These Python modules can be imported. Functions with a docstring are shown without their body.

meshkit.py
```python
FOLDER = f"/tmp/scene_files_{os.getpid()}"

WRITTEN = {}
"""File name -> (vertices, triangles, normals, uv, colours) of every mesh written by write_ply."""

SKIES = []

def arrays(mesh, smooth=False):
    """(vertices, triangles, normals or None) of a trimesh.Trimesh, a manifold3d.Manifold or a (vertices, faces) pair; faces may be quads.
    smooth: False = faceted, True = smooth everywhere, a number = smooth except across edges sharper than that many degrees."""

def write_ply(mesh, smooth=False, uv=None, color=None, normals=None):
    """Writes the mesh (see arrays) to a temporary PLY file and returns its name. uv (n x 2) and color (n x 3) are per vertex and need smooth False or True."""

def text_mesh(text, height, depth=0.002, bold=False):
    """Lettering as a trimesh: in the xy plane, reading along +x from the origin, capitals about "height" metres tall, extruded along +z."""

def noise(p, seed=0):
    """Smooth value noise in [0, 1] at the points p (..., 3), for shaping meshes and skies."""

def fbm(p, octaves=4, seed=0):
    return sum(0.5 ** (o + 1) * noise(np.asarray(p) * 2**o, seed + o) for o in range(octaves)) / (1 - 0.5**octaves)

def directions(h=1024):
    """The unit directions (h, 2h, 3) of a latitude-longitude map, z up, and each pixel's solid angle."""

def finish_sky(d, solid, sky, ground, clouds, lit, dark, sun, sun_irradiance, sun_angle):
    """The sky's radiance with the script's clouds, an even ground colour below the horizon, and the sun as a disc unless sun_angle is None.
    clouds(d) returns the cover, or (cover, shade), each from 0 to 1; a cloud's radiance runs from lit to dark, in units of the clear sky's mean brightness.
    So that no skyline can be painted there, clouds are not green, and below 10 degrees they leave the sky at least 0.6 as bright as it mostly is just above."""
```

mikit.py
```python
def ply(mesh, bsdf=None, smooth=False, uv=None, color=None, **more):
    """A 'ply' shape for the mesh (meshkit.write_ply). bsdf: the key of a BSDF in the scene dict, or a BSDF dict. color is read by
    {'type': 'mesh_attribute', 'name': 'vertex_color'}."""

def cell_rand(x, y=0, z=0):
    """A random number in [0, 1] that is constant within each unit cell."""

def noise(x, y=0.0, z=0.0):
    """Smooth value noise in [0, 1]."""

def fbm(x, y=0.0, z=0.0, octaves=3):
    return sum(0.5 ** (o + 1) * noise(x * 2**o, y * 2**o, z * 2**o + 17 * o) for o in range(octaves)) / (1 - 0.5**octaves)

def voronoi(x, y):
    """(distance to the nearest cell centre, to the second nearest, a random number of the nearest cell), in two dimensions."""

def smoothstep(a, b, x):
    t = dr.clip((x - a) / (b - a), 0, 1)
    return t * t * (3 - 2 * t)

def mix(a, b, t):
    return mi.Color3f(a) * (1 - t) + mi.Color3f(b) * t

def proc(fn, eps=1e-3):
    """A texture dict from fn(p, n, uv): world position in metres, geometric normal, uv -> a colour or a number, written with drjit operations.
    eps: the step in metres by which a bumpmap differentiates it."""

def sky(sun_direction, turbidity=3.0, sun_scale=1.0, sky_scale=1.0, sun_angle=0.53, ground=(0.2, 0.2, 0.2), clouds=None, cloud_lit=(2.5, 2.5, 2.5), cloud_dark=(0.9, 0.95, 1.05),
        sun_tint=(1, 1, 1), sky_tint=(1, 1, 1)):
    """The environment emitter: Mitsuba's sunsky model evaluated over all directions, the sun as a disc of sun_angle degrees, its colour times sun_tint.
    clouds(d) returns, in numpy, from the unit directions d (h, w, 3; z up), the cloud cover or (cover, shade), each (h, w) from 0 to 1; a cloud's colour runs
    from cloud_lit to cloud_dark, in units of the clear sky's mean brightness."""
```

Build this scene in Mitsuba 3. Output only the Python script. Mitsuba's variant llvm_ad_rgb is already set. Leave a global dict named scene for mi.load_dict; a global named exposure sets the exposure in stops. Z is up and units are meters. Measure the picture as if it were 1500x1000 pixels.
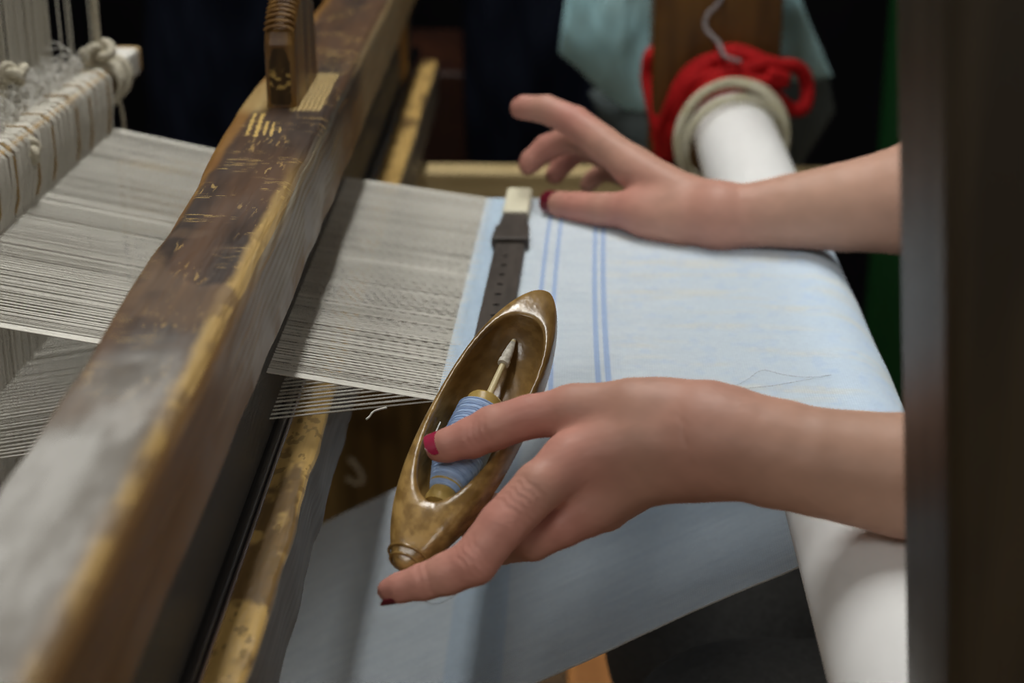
import math, random
import numpy as np, trimesh, mitsuba as mi, drjit as dr, mikit
import manifold3d as m3
from mikit import proc, noise, fbm, smoothstep, mix
from meshkit import noise as npnoise, fbm as npfbm

# ------------------------------------------------------------------ camera, light, exposure
T = mi.ScalarTransform4f
scene, labels = {}, {}
scene['type'] = 'scene'
CAM = np.array([0.0, 0.0, 1.112]); FWD = np.array([-0.0350, 0.9342, -0.3552])
scene['camera'] = {'type': 'thinlens', 'fov': 33.398, 'fov_axis': 'x', 'aperture_radius': 0.0041, 'focus_distance': 0.775,
                   'near_clip': 0.05, 'far_clip': 100.0,
                   'to_world': T().look_at(origin=CAM.tolist(), target=(CAM + FWD).tolist(), up=[0, 0, 1])}
exposure = 0.36
LAMPS = [  # ceiling lamps: centre, half width (x), half length (y), radiance
    ((-0.15, 1.45, 2.55), 0.06, 0.66, 41.0),
    ((-0.9, -1.2, 2.55), 0.20, 0.62, 10.5),
    ((1.1, -1.2, 2.55), 0.20, 0.62, 9.0),
]

# ------------------------------------------------------------------ helpers
rng = np.random.default_rng(7)
cat = trimesh.util.concatenate

def bsdf(key, d):
    scene[key] = d
    return key

def tag(key, label=None, category=None, group=None, kind=None):
    e = labels.setdefault(key, {})
    for k, v in (('label', label), ('category', category), ('group', group), ('kind', kind)):
        if v: e[k] = v

def obj(key, mesh, b, smooth=30, label=None, category=None, group=None, kind=None, uv=None, color=None, **more):
    scene[key] = mikit.ply(mesh, b, smooth=smooth, uv=uv, color=color, **more)
    if label or category or group or kind: tag(key, label, category, group, kind)
    return key

def numbered(base, i): return base if i == 0 else '%s_%03d' % (base, i)

def fix(m):
    m.merge_vertices(); m.fix_normals()
    return m

def man(m):
    return m3.Manifold(m3.Mesh(np.asarray(m.vertices, np.float32), np.asarray(m.faces, np.uint32)))

def tri(m):
    q = m.to_mesh(); return trimesh.Trimesh(q.vert_properties[:, :3], q.tri_verts, process=False)

def catmull(pts, n=8):
    p = np.asarray(pts, float); p = np.vstack([2 * p[0] - p[1], p, 2 * p[-1] - p[-2]])
    out = []
    for i in range(1, len(p) - 2):
        t = np.linspace(0, 1, n, endpoint=False)[:, None]
        a, b, c, d = p[i - 1], p[i], p[i + 1], p[i + 2]
        out.append(0.5 * ((2 * b) + (c - a) * t + (2 * a - 5 * b + 4 * c - d) * t**2 + (-a + 3 * b - 3 * c + d) * t**3))
    return np.vstack(out + [p[-2:-1]])

def tube(points, radii, sides=8, closed=False, cap=True):
    p = np.asarray(points, float); n = len(p)
    r = np.broadcast_to(radii, (n,))
    t = np.roll(p, -1, 0) - np.roll(p, 1, 0) if closed else np.gradient(p, axis=0)
    t /= np.linalg.norm(t, axis=1, keepdims=True) + 1e-12
    a = np.cross(t[0], [0.31, 0.2, 0.93]); a /= np.linalg.norm(a)
    A = []
    for i in range(n):
        a = a - t[i] * (a @ t[i]); a /= np.linalg.norm(a); A.append(a)
    A = np.array(A); B = np.cross(t, A); ang = np.arange(sides) * 2 * np.pi / sides
    v = (p[:, None] + r[:, None, None] * (np.cos(ang)[None, :, None] * A[:, None] + np.sin(ang)[None, :, None] * B[:, None])).reshape(-1, 3)
    m = n if closed else n - 1
    i, j = np.meshgrid(np.arange(m), np.arange(sides), indexing='ij')
    i2, j2 = (i + 1) % n, (j + 1) % sides
    q = np.stack([i * sides + j, i * sides + j2, i2 * sides + j2, i2 * sides + j], -1).reshape(-1, 4)
    f = [q[:, [0, 1, 2]], q[:, [0, 2, 3]]]
    if cap and not closed:
        v = np.vstack([v, p[0], p[-1]]); k = np.arange(sides); k2 = (k + 1) % sides
        f += [np.stack([np.full(sides, n * sides), k2, k], 1), np.stack([np.full(sides, n * sides + 1), (n - 1) * sides + k, (n - 1) * sides + k2], 1)]
    return trimesh.Trimesh(v, np.vstack(f), process=False)

def rbox(x0, x1, y0, y1, z0, z1, r=0.003, seg=3):
    """box with rounded edges"""
    s = m3.Manifold.sphere(r, 4 * seg)
    c = [s.translate([x, y, z]) for x in (x0 + r, x1 - r) for y in (y0 + r, y1 - r) for z in (z0 + r, z1 - r)]
    return tri(m3.Manifold.batch_hull(c))

def sweep_y(sections, ys, cap=True):
    """sections: list of (n,2) xz rings, ys their y"""
    n = len(sections[0]); v = np.vstack([np.column_stack([s[:, 0], np.full(n, y), s[:, 1]]) for s, y in zip(sections, ys)])
    i, j = np.meshgrid(np.arange(len(ys) - 1), np.arange(n), indexing='ij'); j2 = (j + 1) % n
    q = np.stack([i * n + j, i * n + j2, (i + 1) * n + j2, (i + 1) * n + j], -1).reshape(-1, 4)
    f = [q[:, [0, 1, 2]], q[:, [0, 2, 3]]]
    if cap:
        m = len(v); v = np.vstack([v, v[:n].mean(0), v[-n:].mean(0)]); k = np.arange(n); k2 = (k + 1) % n
        f += [np.stack([np.full(n, m), k2, k], 1), np.stack([np.full(n, m + 1), len(v) - 2 - n + k, len(v) - 2 - n + k2], 1)]
    t = trimesh.Trimesh(v, np.vstack(f), process=False)
    if t.volume < 0: t.invert()
    return t

def round_rect(x0, x1, z0, z1, r, seg=5):
    """r: radii at (x1,z1),(x0,z1),(x0,z0),(x1,z0)"""
    out = []
    for (cx, cz, a0), q in zip(((x1, z1, 0), (x0, z1, 90), (x0, z0, 180), (x1, z0, 270)), r):
        a = np.radians(a0 + np.linspace(0, 90, seg)); sx = -1 if cx == x1 else 1; sz = -1 if cz == z1 else 1
        out.append(np.column_stack([cx + sx * q + q * np.cos(a), cz + sz * q + q * np.sin(a)]))
    return np.vstack(out)

def snets(val, o, h):
    """surface nets of the zero level of val (nx,ny,nz)"""
    s = val < 0; sh = np.array(val.shape) - 1
    acc = np.zeros((*sh, 3)); cnt = np.zeros(sh)
    for ax in range(3):
        for d1 in (0, 1):
            for d2 in (0, 1):
                sl0 = [None] * 3; oth = [a for a in range(3) if a != ax]
                sl0[ax] = slice(0, sh[ax]); sl0[oth[0]] = slice(d1, d1 + sh[oth[0]]); sl0[oth[1]] = slice(d2, d2 + sh[oth[1]])
                sl1 = list(sl0); sl1[ax] = slice(1, sh[ax] + 1)
                a, b = val[tuple(sl0)], val[tuple(sl1)]
                c = (a < 0) != (b < 0)
                t = np.where(c, a / np.where(c, a - b, 1), 0)
                off = np.zeros(3); off[oth[0]] = d1; off[oth[1]] = d2
                for q in range(3): acc[..., q] += c * (t if q == ax else off[q])
                cnt += c
    act = cnt > 0; idx = np.full(sh, -1); idx[act] = np.arange(act.sum())
    cell = np.argwhere(act); v = (cell + acc[act] / cnt[act][:, None]) * h + o
    faces = []
    for ax in range(3):
        o1, o2 = [(1, 2), (2, 0), (0, 1)][ax]
        lo = [slice(1, sh[a]) for a in range(3)]; lo[ax] = slice(0, sh[ax]); hi = list(lo); hi[ax] = slice(1, sh[ax] + 1)
        a, b = s[tuple(lo)], s[tuple(hi)]
        for m_, flip in ((a & ~b, False), (~a & b, True)):
            e = np.argwhere(m_); e[:, o1] += 1; e[:, o2] += 1
            c = []
            for d1, d2 in ((-1, -1), (0, -1), (0, 0), (-1, 0)):
                q = e.copy(); q[:, o1] += d1; q[:, o2] += d2; c.append(idx[q[:, 0], q[:, 1], q[:, 2]])
            c = np.stack(c, 1); faces.append(c[:, ::-1] if flip else c)
    q = np.vstack(faces)
    return trimesh.Trimesh(v, np.vstack([q[:, [0, 1, 2]], q[:, [0, 2, 3]]]), process=False)

def cone_d(p, a, b):
    a, b = np.asarray(a, float), np.asarray(b, float); ab = b[:3] - a[:3]
    t = np.clip(((p - a[:3]) @ ab) / max(ab @ ab, 1e-12), 0, 1)
    return np.linalg.norm(p - a[:3] - t[..., None] * ab, axis=-1) - (a[3] + t * (b[3] - a[3]))

def smin(a, b, k):
    h = np.maximum(k - np.abs(a - b), 0) / k
    return np.minimum(a, b) - h * h * k * 0.25

def chain_d(p, pts, k=0.004):
    d = None
    for a, b in zip(pts[:-1], pts[1:]):
        e = cone_d(p, a, b); d = e if d is None else smin(d, e, k)
    return d

def grid(lo, hi, h):
    n = np.ceil((np.asarray(hi) - lo) / h).astype(int) + 1
    g = np.stack(np.meshgrid(*[lo[i] + h * np.arange(n[i]) for i in range(3)], indexing='ij'), -1)
    return g

def taubin(m, n):
    from scipy.sparse import coo_matrix, diags
    v, f = np.array(m.vertices), np.array(m.faces)
    e = np.vstack([f[:, [0, 1]], f[:, [1, 2]], f[:, [2, 0]]]); e = np.vstack([e, e[:, ::-1]])
    A = coo_matrix((np.ones(len(e)), (e[:, 0], e[:, 1])), shape=(len(v), len(v))).tocsr(); A.data[:] = 1
    A = diags(1 / np.maximum(np.asarray(A.sum(1)).ravel(), 1)) @ A
    for _ in range(n):
        v = v + .5 * (A @ v - v); v = v - .52 * (A @ v - v)
    return trimesh.Trimesh(v, f, process=False)

def mesh_sdf(fn, lo, hi, h, smooth=6):
    g = grid(np.asarray(lo, float), np.asarray(hi, float), h)
    m = snets(fn(g).astype(np.float64), np.asarray(lo, float), h)
    return taubin(m, smooth) if smooth else m

# ------------------------------------------------------------------ materials
def rough(color, r=0.6, spec=0.4, **k): return {'type': 'principled', 'base_color': color, 'roughness': r, 'specular': spec, **k}
def rgb(*c): return {'type': 'rgb', 'value': list(c)}
def two(d): return {'type': 'twosided', 'b': d}

def rail_col(p, n, uv):
    x, y, z = p.x, p.y, p.z
    xe = x + 0.020 * (y - 0.75)                       # beater runs slightly askew
    g = fbm(xe * 260, y * 14, z * 260, 4)             # grain streaks
    g2 = fbm(xe * 70 + 3, y * 9, z * 70, 4)
    blot = fbm(xe * 34, y * 26 + 7, z * 34, 4)
    dark = mix((0.040, 0.027, 0.022), (0.100, 0.054, 0.031), smoothstep(0.35, 0.68, g2))
    ochre = mix((0.29, 0.17, 0.050), (0.54, 0.38, 0.15), g)
    grey = mix((0.20, 0.185, 0.165), (0.42, 0.41, 0.39), smoothstep(0.35, 0.7, fbm(xe * 90, y * 30, z * 90, 3)))
    top = smoothstep(0.4, 0.85, n.z)
    # top face
    scr = smoothstep(0.62, 0.72, fbm(xe * 900, y * 150 + 11, 0.0, 3)) * smoothstep(0.48, 0.66, fbm(xe * 70, y * 34, 2.0, 2)) * 0.8 + 0.8 * smoothstep(0.66, 0.72, fbm(xe * 160, y * 1100, 4.0, 2)) * smoothstep(0.55, 0.7, fbm(xe * 50, y * 60, 6.0, 2))
    edge_r = smoothstep(-0.1400, -0.1355, xe + 0.008 * (blot - 0.5)) * smoothstep(0.86, 0.68, y)
    edge_l = smoothstep(-0.1725, -0.1765, xe + 0.005 * (blot - 0.5))
    c = mix(dark, ochre, dr.clip(scr * 0.85, 0, 1))
    c = mix(c, mix((0.16, 0.065, 0.018), (0.40, 0.21, 0.045), blot), edge_l * 0.8)
    c = mix(c, ochre, edge_r)
    midwear = smoothstep(0.47, 0.6, blot) * smoothstep(0.78, 0.62, y) * 0.75
    c = mix(c, mix((0.085, 0.060, 0.046), (0.19, 0.115, 0.062), g), midwear)
    near = smoothstep(0.60, 0.47, y + 0.16 * (blot - 0.5) + 0.9 * dr.maximum(0, -0.150 - xe) * 1.0) * smoothstep(-0.132, -0.142, xe)
    c = mix(c, grey, near * smoothstep(0.25, 0.6, blot + 0.35 * near))
    wob = 0.0006 * (noise(y * 260, 3.0) - 0.5)
    stripes = smoothstep(0.30, 0.55, 0.5 + 0.5 * dr.sin((xe + 0.0003 * dr.sin(y * 160)) * 2300))
    bx0 = -0.1545 + 0.03 * (0.925 - y) * 1.0
    bare = smoothstep(0.918, 0.926, y + 0.010 * (g2 - 0.5)) * smoothstep(1.025, 1.015, y + 0.010 * (g2 - 0.5)) * smoothstep(bx0 - 0.0005, bx0 + 0.0005, xe) * smoothstep(-0.1365, -0.1385, xe + 0.003 * (g2 - 0.5))
    c = mix(c, mix((0.20, 0.12, 0.045), (0.56, 0.43, 0.20), stripes), bare * 0.92)
    left = smoothstep(0.905, 0.935, y + 0.03 * (g2 - 0.5)) * smoothstep(1.01, 0.985, y) * smoothstep(-0.1655, -0.1680, xe)
    c = mix(c, mix((0.30, 0.19, 0.07), (0.50, 0.37, 0.16), g), left * 0.85)
    for xa, ya, xb, yb, w in ((-0.1722, 0.917, -0.1690, 0.866, 0.0011), (-0.1678, 0.917, -0.1640, 0.862, 0.0012), (-0.1626, 0.898, -0.1600, 0.866, 0.0009), (-0.1588, 0.896, -0.1562, 0.864, 0.0009), (-0.1540, 0.885, -0.1525, 0.872, 0.0006)):
        t = (y - yb) / (ya - yb)
        d = dr.abs(xe + wob - (xb + (xa - xb) * t)) - w * (0.45 + 0.75 * noise(y * 420, xa * 900))
        c = mix(c, (0.58, 0.40, 0.13), smoothstep(0.0003, -0.0003, d) * smoothstep(-0.02, 0.06, t) * smoothstep(1.02, 0.94, t))
    # side face
    rings = 0.5 + 0.5 * dr.sin(1250 * (z + 0.16 * dr.square(y - 0.93) + 0.0035 * (fbm(xe * 20, y * 12, z * 60, 2) - 0.5)))
    band = smoothstep(1.02, 0.88, y) * smoothstep(0.55, 0.72, y)
    side = mix((0.12, 0.058, 0.018), (0.24, 0.13, 0.040), g2)
    side = mix(side, mix((0.21, 0.165, 0.10), (0.32, 0.29, 0.23), rings), band * smoothstep(0.851, 0.868, z))
    side = mix(side, (0.36, 0.34, 0.31), band * smoothstep(0.42, 0.62, blot) * smoothstep(0.89, 0.872, z) * 0.8)
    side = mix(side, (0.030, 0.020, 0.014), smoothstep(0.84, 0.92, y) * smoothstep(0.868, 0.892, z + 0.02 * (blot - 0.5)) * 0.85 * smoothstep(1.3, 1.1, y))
    side = mix(side, (0.30, 0.17, 0.05), smoothstep(0.60, 0.72, g) * 0.4)
    side = mix(side, mix((0.26, 0.17, 0.075), (0.42, 0.31, 0.16), g), smoothstep(1.02, 1.12, y) * 0.9)
    side = mix(side, mix((0.10, 0.042, 0.014), (0.23, 0.11, 0.030), blot), smoothstep(-0.163, -0.170, xe))
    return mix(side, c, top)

def rail_h(p, n, uv):
    xe = p.x + 0.020 * (p.y - 0.75)
    return 0.5 * fbm(xe * 400, p.y * 30, p.z * 400, 3) + 0.5 * fbm(xe * 900, p.y * 90, p.z * 900, 2)

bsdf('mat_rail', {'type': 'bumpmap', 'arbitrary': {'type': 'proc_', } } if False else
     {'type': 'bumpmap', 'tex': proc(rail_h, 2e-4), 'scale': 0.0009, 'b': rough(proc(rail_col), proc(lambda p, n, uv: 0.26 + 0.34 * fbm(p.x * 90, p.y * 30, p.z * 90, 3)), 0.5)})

def race_col(p, n, uv):
    x, y, z = p.x, p.y, p.z
    b = fbm(x * 60, y * 28 + 3, z * 60, 4); g = fbm(x * 300, y * 22, z * 300, 3)
    c = mix((0.36, 0.22, 0.065), (0.55, 0.37, 0.13), g)
    st = smoothstep(0.54, 0.64, b + 0.22 * smoothstep(0.13, 0.02, dr.abs(y - 0.64)) - 0.06)
    c = mix(c, mix((0.065, 0.040, 0.020), (0.17, 0.095, 0.030), g), st * 0.9)
    c = mix(c, (0.14, 0.085, 0.025), smoothstep(0.63, 0.70, fbm(x * 240, y * 120, 3.0, 3)) * 0.6)
    side = mix((0.085, 0.070, 0.055), (0.175, 0.145, 0.115), fbm(x * 300, y * 20, z * 420, 4))
    return mix(side, c, smoothstep(0.35, 0.7, n.z))
bsdf('mat_race', {'type': 'bumpmap', 'tex': proc(lambda p, n, uv: fbm(p.x * 200, p.y * 60, p.z * 300, 3), 3e-4), 'scale': 0.0012, 'b': rough(proc(race_col), 0.42, 0.5)})

def wood(c0, c1, c2, ax='y', f=120, s=6):
    def fn(p, n, uv):
        q = {'x': (p.x * s, p.y * f, p.z * f), 'y': (p.x * f, p.y * s, p.z * f), 'z': (p.x * f, p.y * f, p.z * s)}[ax]
        g = fbm(*q, 4); b = fbm(p.x * 17, p.y * 17, p.z * 17, 3)
        return mix(mix(c0, c1, smoothstep(0.3, 0.7, g)), c2, smoothstep(0.45, 0.75, b) * 0.7)
    return proc(fn)
bsdf('mat_handle', rough(wood((0.10, 0.045, 0.012), (0.24, 0.13, 0.035), (0.055, 0.024, 0.010), 'z', 160, 9), 0.38, 0.4))
bsdf('mat_handle_dark', rough(proc(lambda p, n, uv: mix(mix((0.030, 0.017, 0.007), (0.075, 0.040, 0.012), noise(p.x * 300, p.y * 300, p.z * 60)), (0.42, 0.29, 0.09), smoothstep(0.008, 0.003, dr.abs(p.z - 0.911)) * smoothstep(0.50, 0.60, fbm(p.x * 420, 1.0, p.z * 420, 2)))), 0.5, 0.3))
bsdf('mat_handle_side', rough(wood((0.17, 0.12, 0.07), (0.29, 0.21, 0.12), (0.13, 0.08, 0.035), 'z', 160, 9), 0.3, 0.5))
bsdf('mat_shuttle', {'type': 'bumpmap', 'tex': proc(lambda p, n, uv: fbm(p.x * 400, p.y * 250, p.z * 400, 3), 3e-4), 'scale': 0.00016,
     'b': rough(wood((0.20, 0.115, 0.032), (0.36, 0.225, 0.075), (0.12, 0.065, 0.020), 'y', 260, 60), 0.27, 0.55, clearcoat=0.45, clearcoat_gloss=0.8)})
bsdf('mat_pine', rough(wood((0.36, 0.27, 0.13), (0.50, 0.39, 0.20), (0.26, 0.18, 0.08), 'x', 120, 5), 0.6, 0.3))
bsdf('mat_endwood', rough(wood((0.16, 0.085, 0.026), (0.30, 0.18, 0.07), (0.10, 0.05, 0.02), 'y', 120, 5), 0.5, 0.4))
bsdf('mat_sword', rough(wood((0.22, 0.10, 0.02), (0.32, 0.16, 0.04), (0.14, 0.06, 0.015), 'z', 120, 5), 0.5, 0.4))
bsdf('mat_brownpost', rough(wood((0.065, 0.028, 0.006), (0.125, 0.056, 0.010), (0.17, 0.078, 0.012), 'z', 90, 5), 0.45, 0.4))
bsdf('mat_darkpost', rough(wood((0.020, 0.014, 0.008), (0.042, 0.030, 0.017), (0.035, 0.024, 0.011), 'z', 90, 5), 0.42, 0.5))
bsdf('mat_panel', rough(wood((0.10, 0.062, 0.018), (0.20, 0.125, 0.040), (0.06, 0.035, 0.010), 'z', 110, 5), 0.5, 0.3))
bsdf('mat_orange', rough(wood((0.36, 0.15, 0.045), (0.46, 0.20, 0.06), (0.28, 0.11, 0.03), 'y', 90, 5), 0.45, 0.4))
bsdf('mat_black', rough(rgb(0.018, 0.018, 0.019), 0.28, 0.5))
bsdf('mat_reed', rough(rgb(0.085, 0.080, 0.074), 0.38, 0.5, metallic=0.3))
bsdf('mat_steel', {'type': 'roughconductor', 'material': 'Cr', 'alpha': 0.3})

def warp_col(p, n, uv):
    b = fbm(p.y * 160, p.x * 3, 1.0, 2); t = fbm(p.y * 1400, p.x * 40, 5.0, 2)
    return mix((0.52, 0.505, 0.45), (0.86, 0.845, 0.785), dr.clip(0.55 * b + 0.5 * t, 0, 1))
bsdf('mat_warp', two(rough(proc(warp_col), 0.65, 0.25)))
def hed_col(p, n, uv):
    b = fbm(p.y * 420, p.x * 30, p.z * 3, 3)
    return mix((0.54, 0.52, 0.45), (0.80, 0.78, 0.72), b)
bsdf('mat_heddle', two(rough(proc(hed_col), 0.7, 0.2)))
bsdf('mat_heddle_tan', two(rough(rgb(0.42, 0.29, 0.14), 0.7, 0.2)))
bsdf('mat_cord', rough(proc(lambda p, n, uv: mix((0.50, 0.46, 0.36), (0.68, 0.64, 0.53), noise(p.x * 500, p.y * 500, p.z * 500))), 0.8, 0.15))
bsdf('mat_fuzz', two(rough(rgb(0.72, 0.71, 0.67), 0.7, 0.2)))

def cloth_col(p, n, uv):
    s, y = uv.x, uv.y
    wob = 0.0022 * dr.square((y - 0.90) / 0.17)
    sx = s - wob
    def line(c, w): return smoothstep(w, w * 0.55, dr.abs(sx - c))
    white = mix((0.52, 0.61, 0.70), (0.60, 0.68, 0.76), fbm(s * 60, y * 220, 0.0, 3))
    blue = mix((0.40, 0.53, 0.68), (0.46, 0.585, 0.72), fbm(s * 300, y * 90, 0.0, 3))
    c = mix(white, blue, smoothstep(0.0165, 0.0145, s))
    c = mix(c, (0.53, 0.63, 0.73), smoothstep(0.085, 0.16, s))
    c = mix(c, (0.62, 0.63, 0.58), 0.5 * smoothstep(0.5, 0.78, fbm(s * 22, y * 130, 3.0, 3)) * smoothstep(0.07, 0.10, s))
    c = mix(c, (0.38, 0.53, 0.78), 0.22 * smoothstep(0.55, 0.74, fbm(s * 150, y * 150, 7.0, 3)) * smoothstep(0.07, 0.10, s))
    st = dr.maximum(dr.maximum(line(0.0445, 0.0016), line(0.0520, 0.0016)), dr.maximum(line(0.0752, 0.0018), line(0.0802, 0.0019)))
    c = mix(c, (0.25, 0.39, 0.70), st * 0.72)
    lo = smoothstep(0.24, 0.26, s)
    c = mix(c, mix((0.50, 0.585, 0.68), (0.58, 0.66, 0.74), fbm(s * 40, y * 260, 0.0, 3)), lo)
    c = mix(c, (0.40, 0.54, 0.70), lo * smoothstep(0.496, 0.499, s) * smoothstep(0.536, 0.532, s) * 0.6)
    th = (0.5 + 0.5 * dr.sin(s * 5200 + 1.5 * noise(s * 60, y * 60))) * 0.5 + (0.5 + 0.5 * dr.sin(y * 5200 + 1.5 * noise(s * 60, y * 60, 4.0))) * 0.5
    nz = noise(s * 900, y * 900) * 0.5 + noise(s * 300, y * 1500, 3.0) * 0.5
    return mix(c, mi.Color3f(mi.luminance(c)), 0.14) * (1.36 + 0.26 * (th - 0.5) + 0.16 * (nz - 0.5))
bsdf('mat_cloth', {'type': 'principledthin', 'base_color': proc(cloth_col), 'roughness': 0.8, 'diff_trans': 0.66, 'spec_trans': 0.0, 'eta': 1.3})

bsdf('mat_selvage', rough(rgb(0.60, 0.64, 0.66), 0.8, 0.15))
def beam_col(p, n, uv): return mix((0.76, 0.77, 0.77), (0.84, 0.85, 0.86), fbm(p.x * 20, p.y * 9, p.z * 20, 3))
bsdf('mat_beam', rough(proc(beam_col), 0.38, 0.45))
bsdf('mat_temple', rough(proc(lambda p, n, uv: mix((0.030, 0.024, 0.020), (0.062, 0.050, 0.042), fbm(p.x * 200, p.y * 40, p.z * 200, 3))), 0.5, 0.4))
bsdf('mat_temple_hole', rough(rgb(0.008, 0.007, 0.006), 0.6, 0.3))
bsdf('mat_cream', rough(rgb(0.66, 0.63, 0.48), 0.5, 0.4))
bsdf('mat_yarn_blue', rough(proc(lambda p, n, uv: mix((0.30, 0.44, 0.72), (0.46, 0.60, 0.84), fbm(p.x * 700, p.y * 700, p.z * 700, 2))), 0.7, 0.25))
bsdf('mat_bobbin', rough(wood((0.42, 0.29, 0.08), (0.55, 0.40, 0.14), (0.36, 0.24, 0.06), 'y', 220, 40), 0.35, 0.5))
bsdf('mat_spindle', rough(rgb(0.62, 0.52, 0.30), 0.4, 0.5))
bsdf('mat_tipwrap', rough(proc(lambda p, n, uv: mix((0.40, 0.37, 0.30), (0.68, 0.65, 0.58), noise(p.x * 900, p.y * 900, p.z * 900))), 0.5, 0.4))

def skin_fn(p, n, uv): return mi.Color3f(1.0)
scene_skin = {'type': 'mesh_attribute', 'name': 'vertex_color'}
bsdf('mat_skin', {'type': 'bumpmap', 'tex': proc(lambda p, n, uv: 0.6 * noise(p.x * 900, p.y * 900, p.z * 900) + 0.4 * noise(p.x * 380, p.y * 1500, p.z * 1500), 3e-4), 'scale': 0.00014,
                  'b': rough(scene_skin, 0.50, 0.30)})
bsdf('mat_nail', rough(rgb(0.30, 0.012, 0.050), 0.16, 0.6, clearcoat=0.9, clearcoat_gloss=0.95))
bsdf('mat_nail_dark', rough(rgb(0.13, 0.006, 0.020), 0.18, 0.6, clearcoat=0.9, clearcoat_gloss=0.95))
bsdf('mat_shirt', rough(rgb(0.03, 0.032, 0.04), 0.85, 0.1))
def trouser_col(p, n, uv):
    t = noise(p.x * 900, p.y * 1800, p.z * 900)
    return mix((0.055, 0.055, 0.054), (0.13, 0.13, 0.127), 0.5 * t + 0.5 * fbm(p.x * 300, p.y * 300, p.z * 300, 3))
bsdf('mat_trousers', rough(proc(trouser_col), 0.8, 0.15))
bsdf('mat_hair', rough(rgb(0.05, 0.03, 0.018), 0.45, 0.4))
bsdf('mat_shoe', rough(rgb(0.03, 0.03, 0.03), 0.5, 0.4))
bsdf('mat_eye', rough(rgb(0.7, 0.68, 0.66), 0.15, 0.5))

def red_col(p, n, uv): return mix((0.30, 0.004, 0.006), (0.52, 0.012, 0.014), fbm(p.x * 300, p.y * 300, p.z * 300, 2))
bsdf('mat_redyarn', rough(proc(red_col), 0.8, 0.2, sheen=0.3))
bsdf('mat_band', rough(proc(lambda p, n, uv: mix((0.42, 0.39, 0.24), (0.62, 0.60, 0.50), fbm(p.x * 120, p.y * 120, p.z * 120, 2))), 0.7, 0.2))
bsdf('mat_thread_grey', rough(rgb(0.24, 0.22, 0.23), 0.8, 0.2))
def pale_col(p, n, uv): return mix((0.44, 0.80, 0.92), (0.60, 0.92, 0.98), fbm(p.x * 20, p.y * 20, p.z * 20, 3))
bsdf('mat_palecloth', rough(proc(pale_col), 0.8, 0.1, sheen=0.2))
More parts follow.
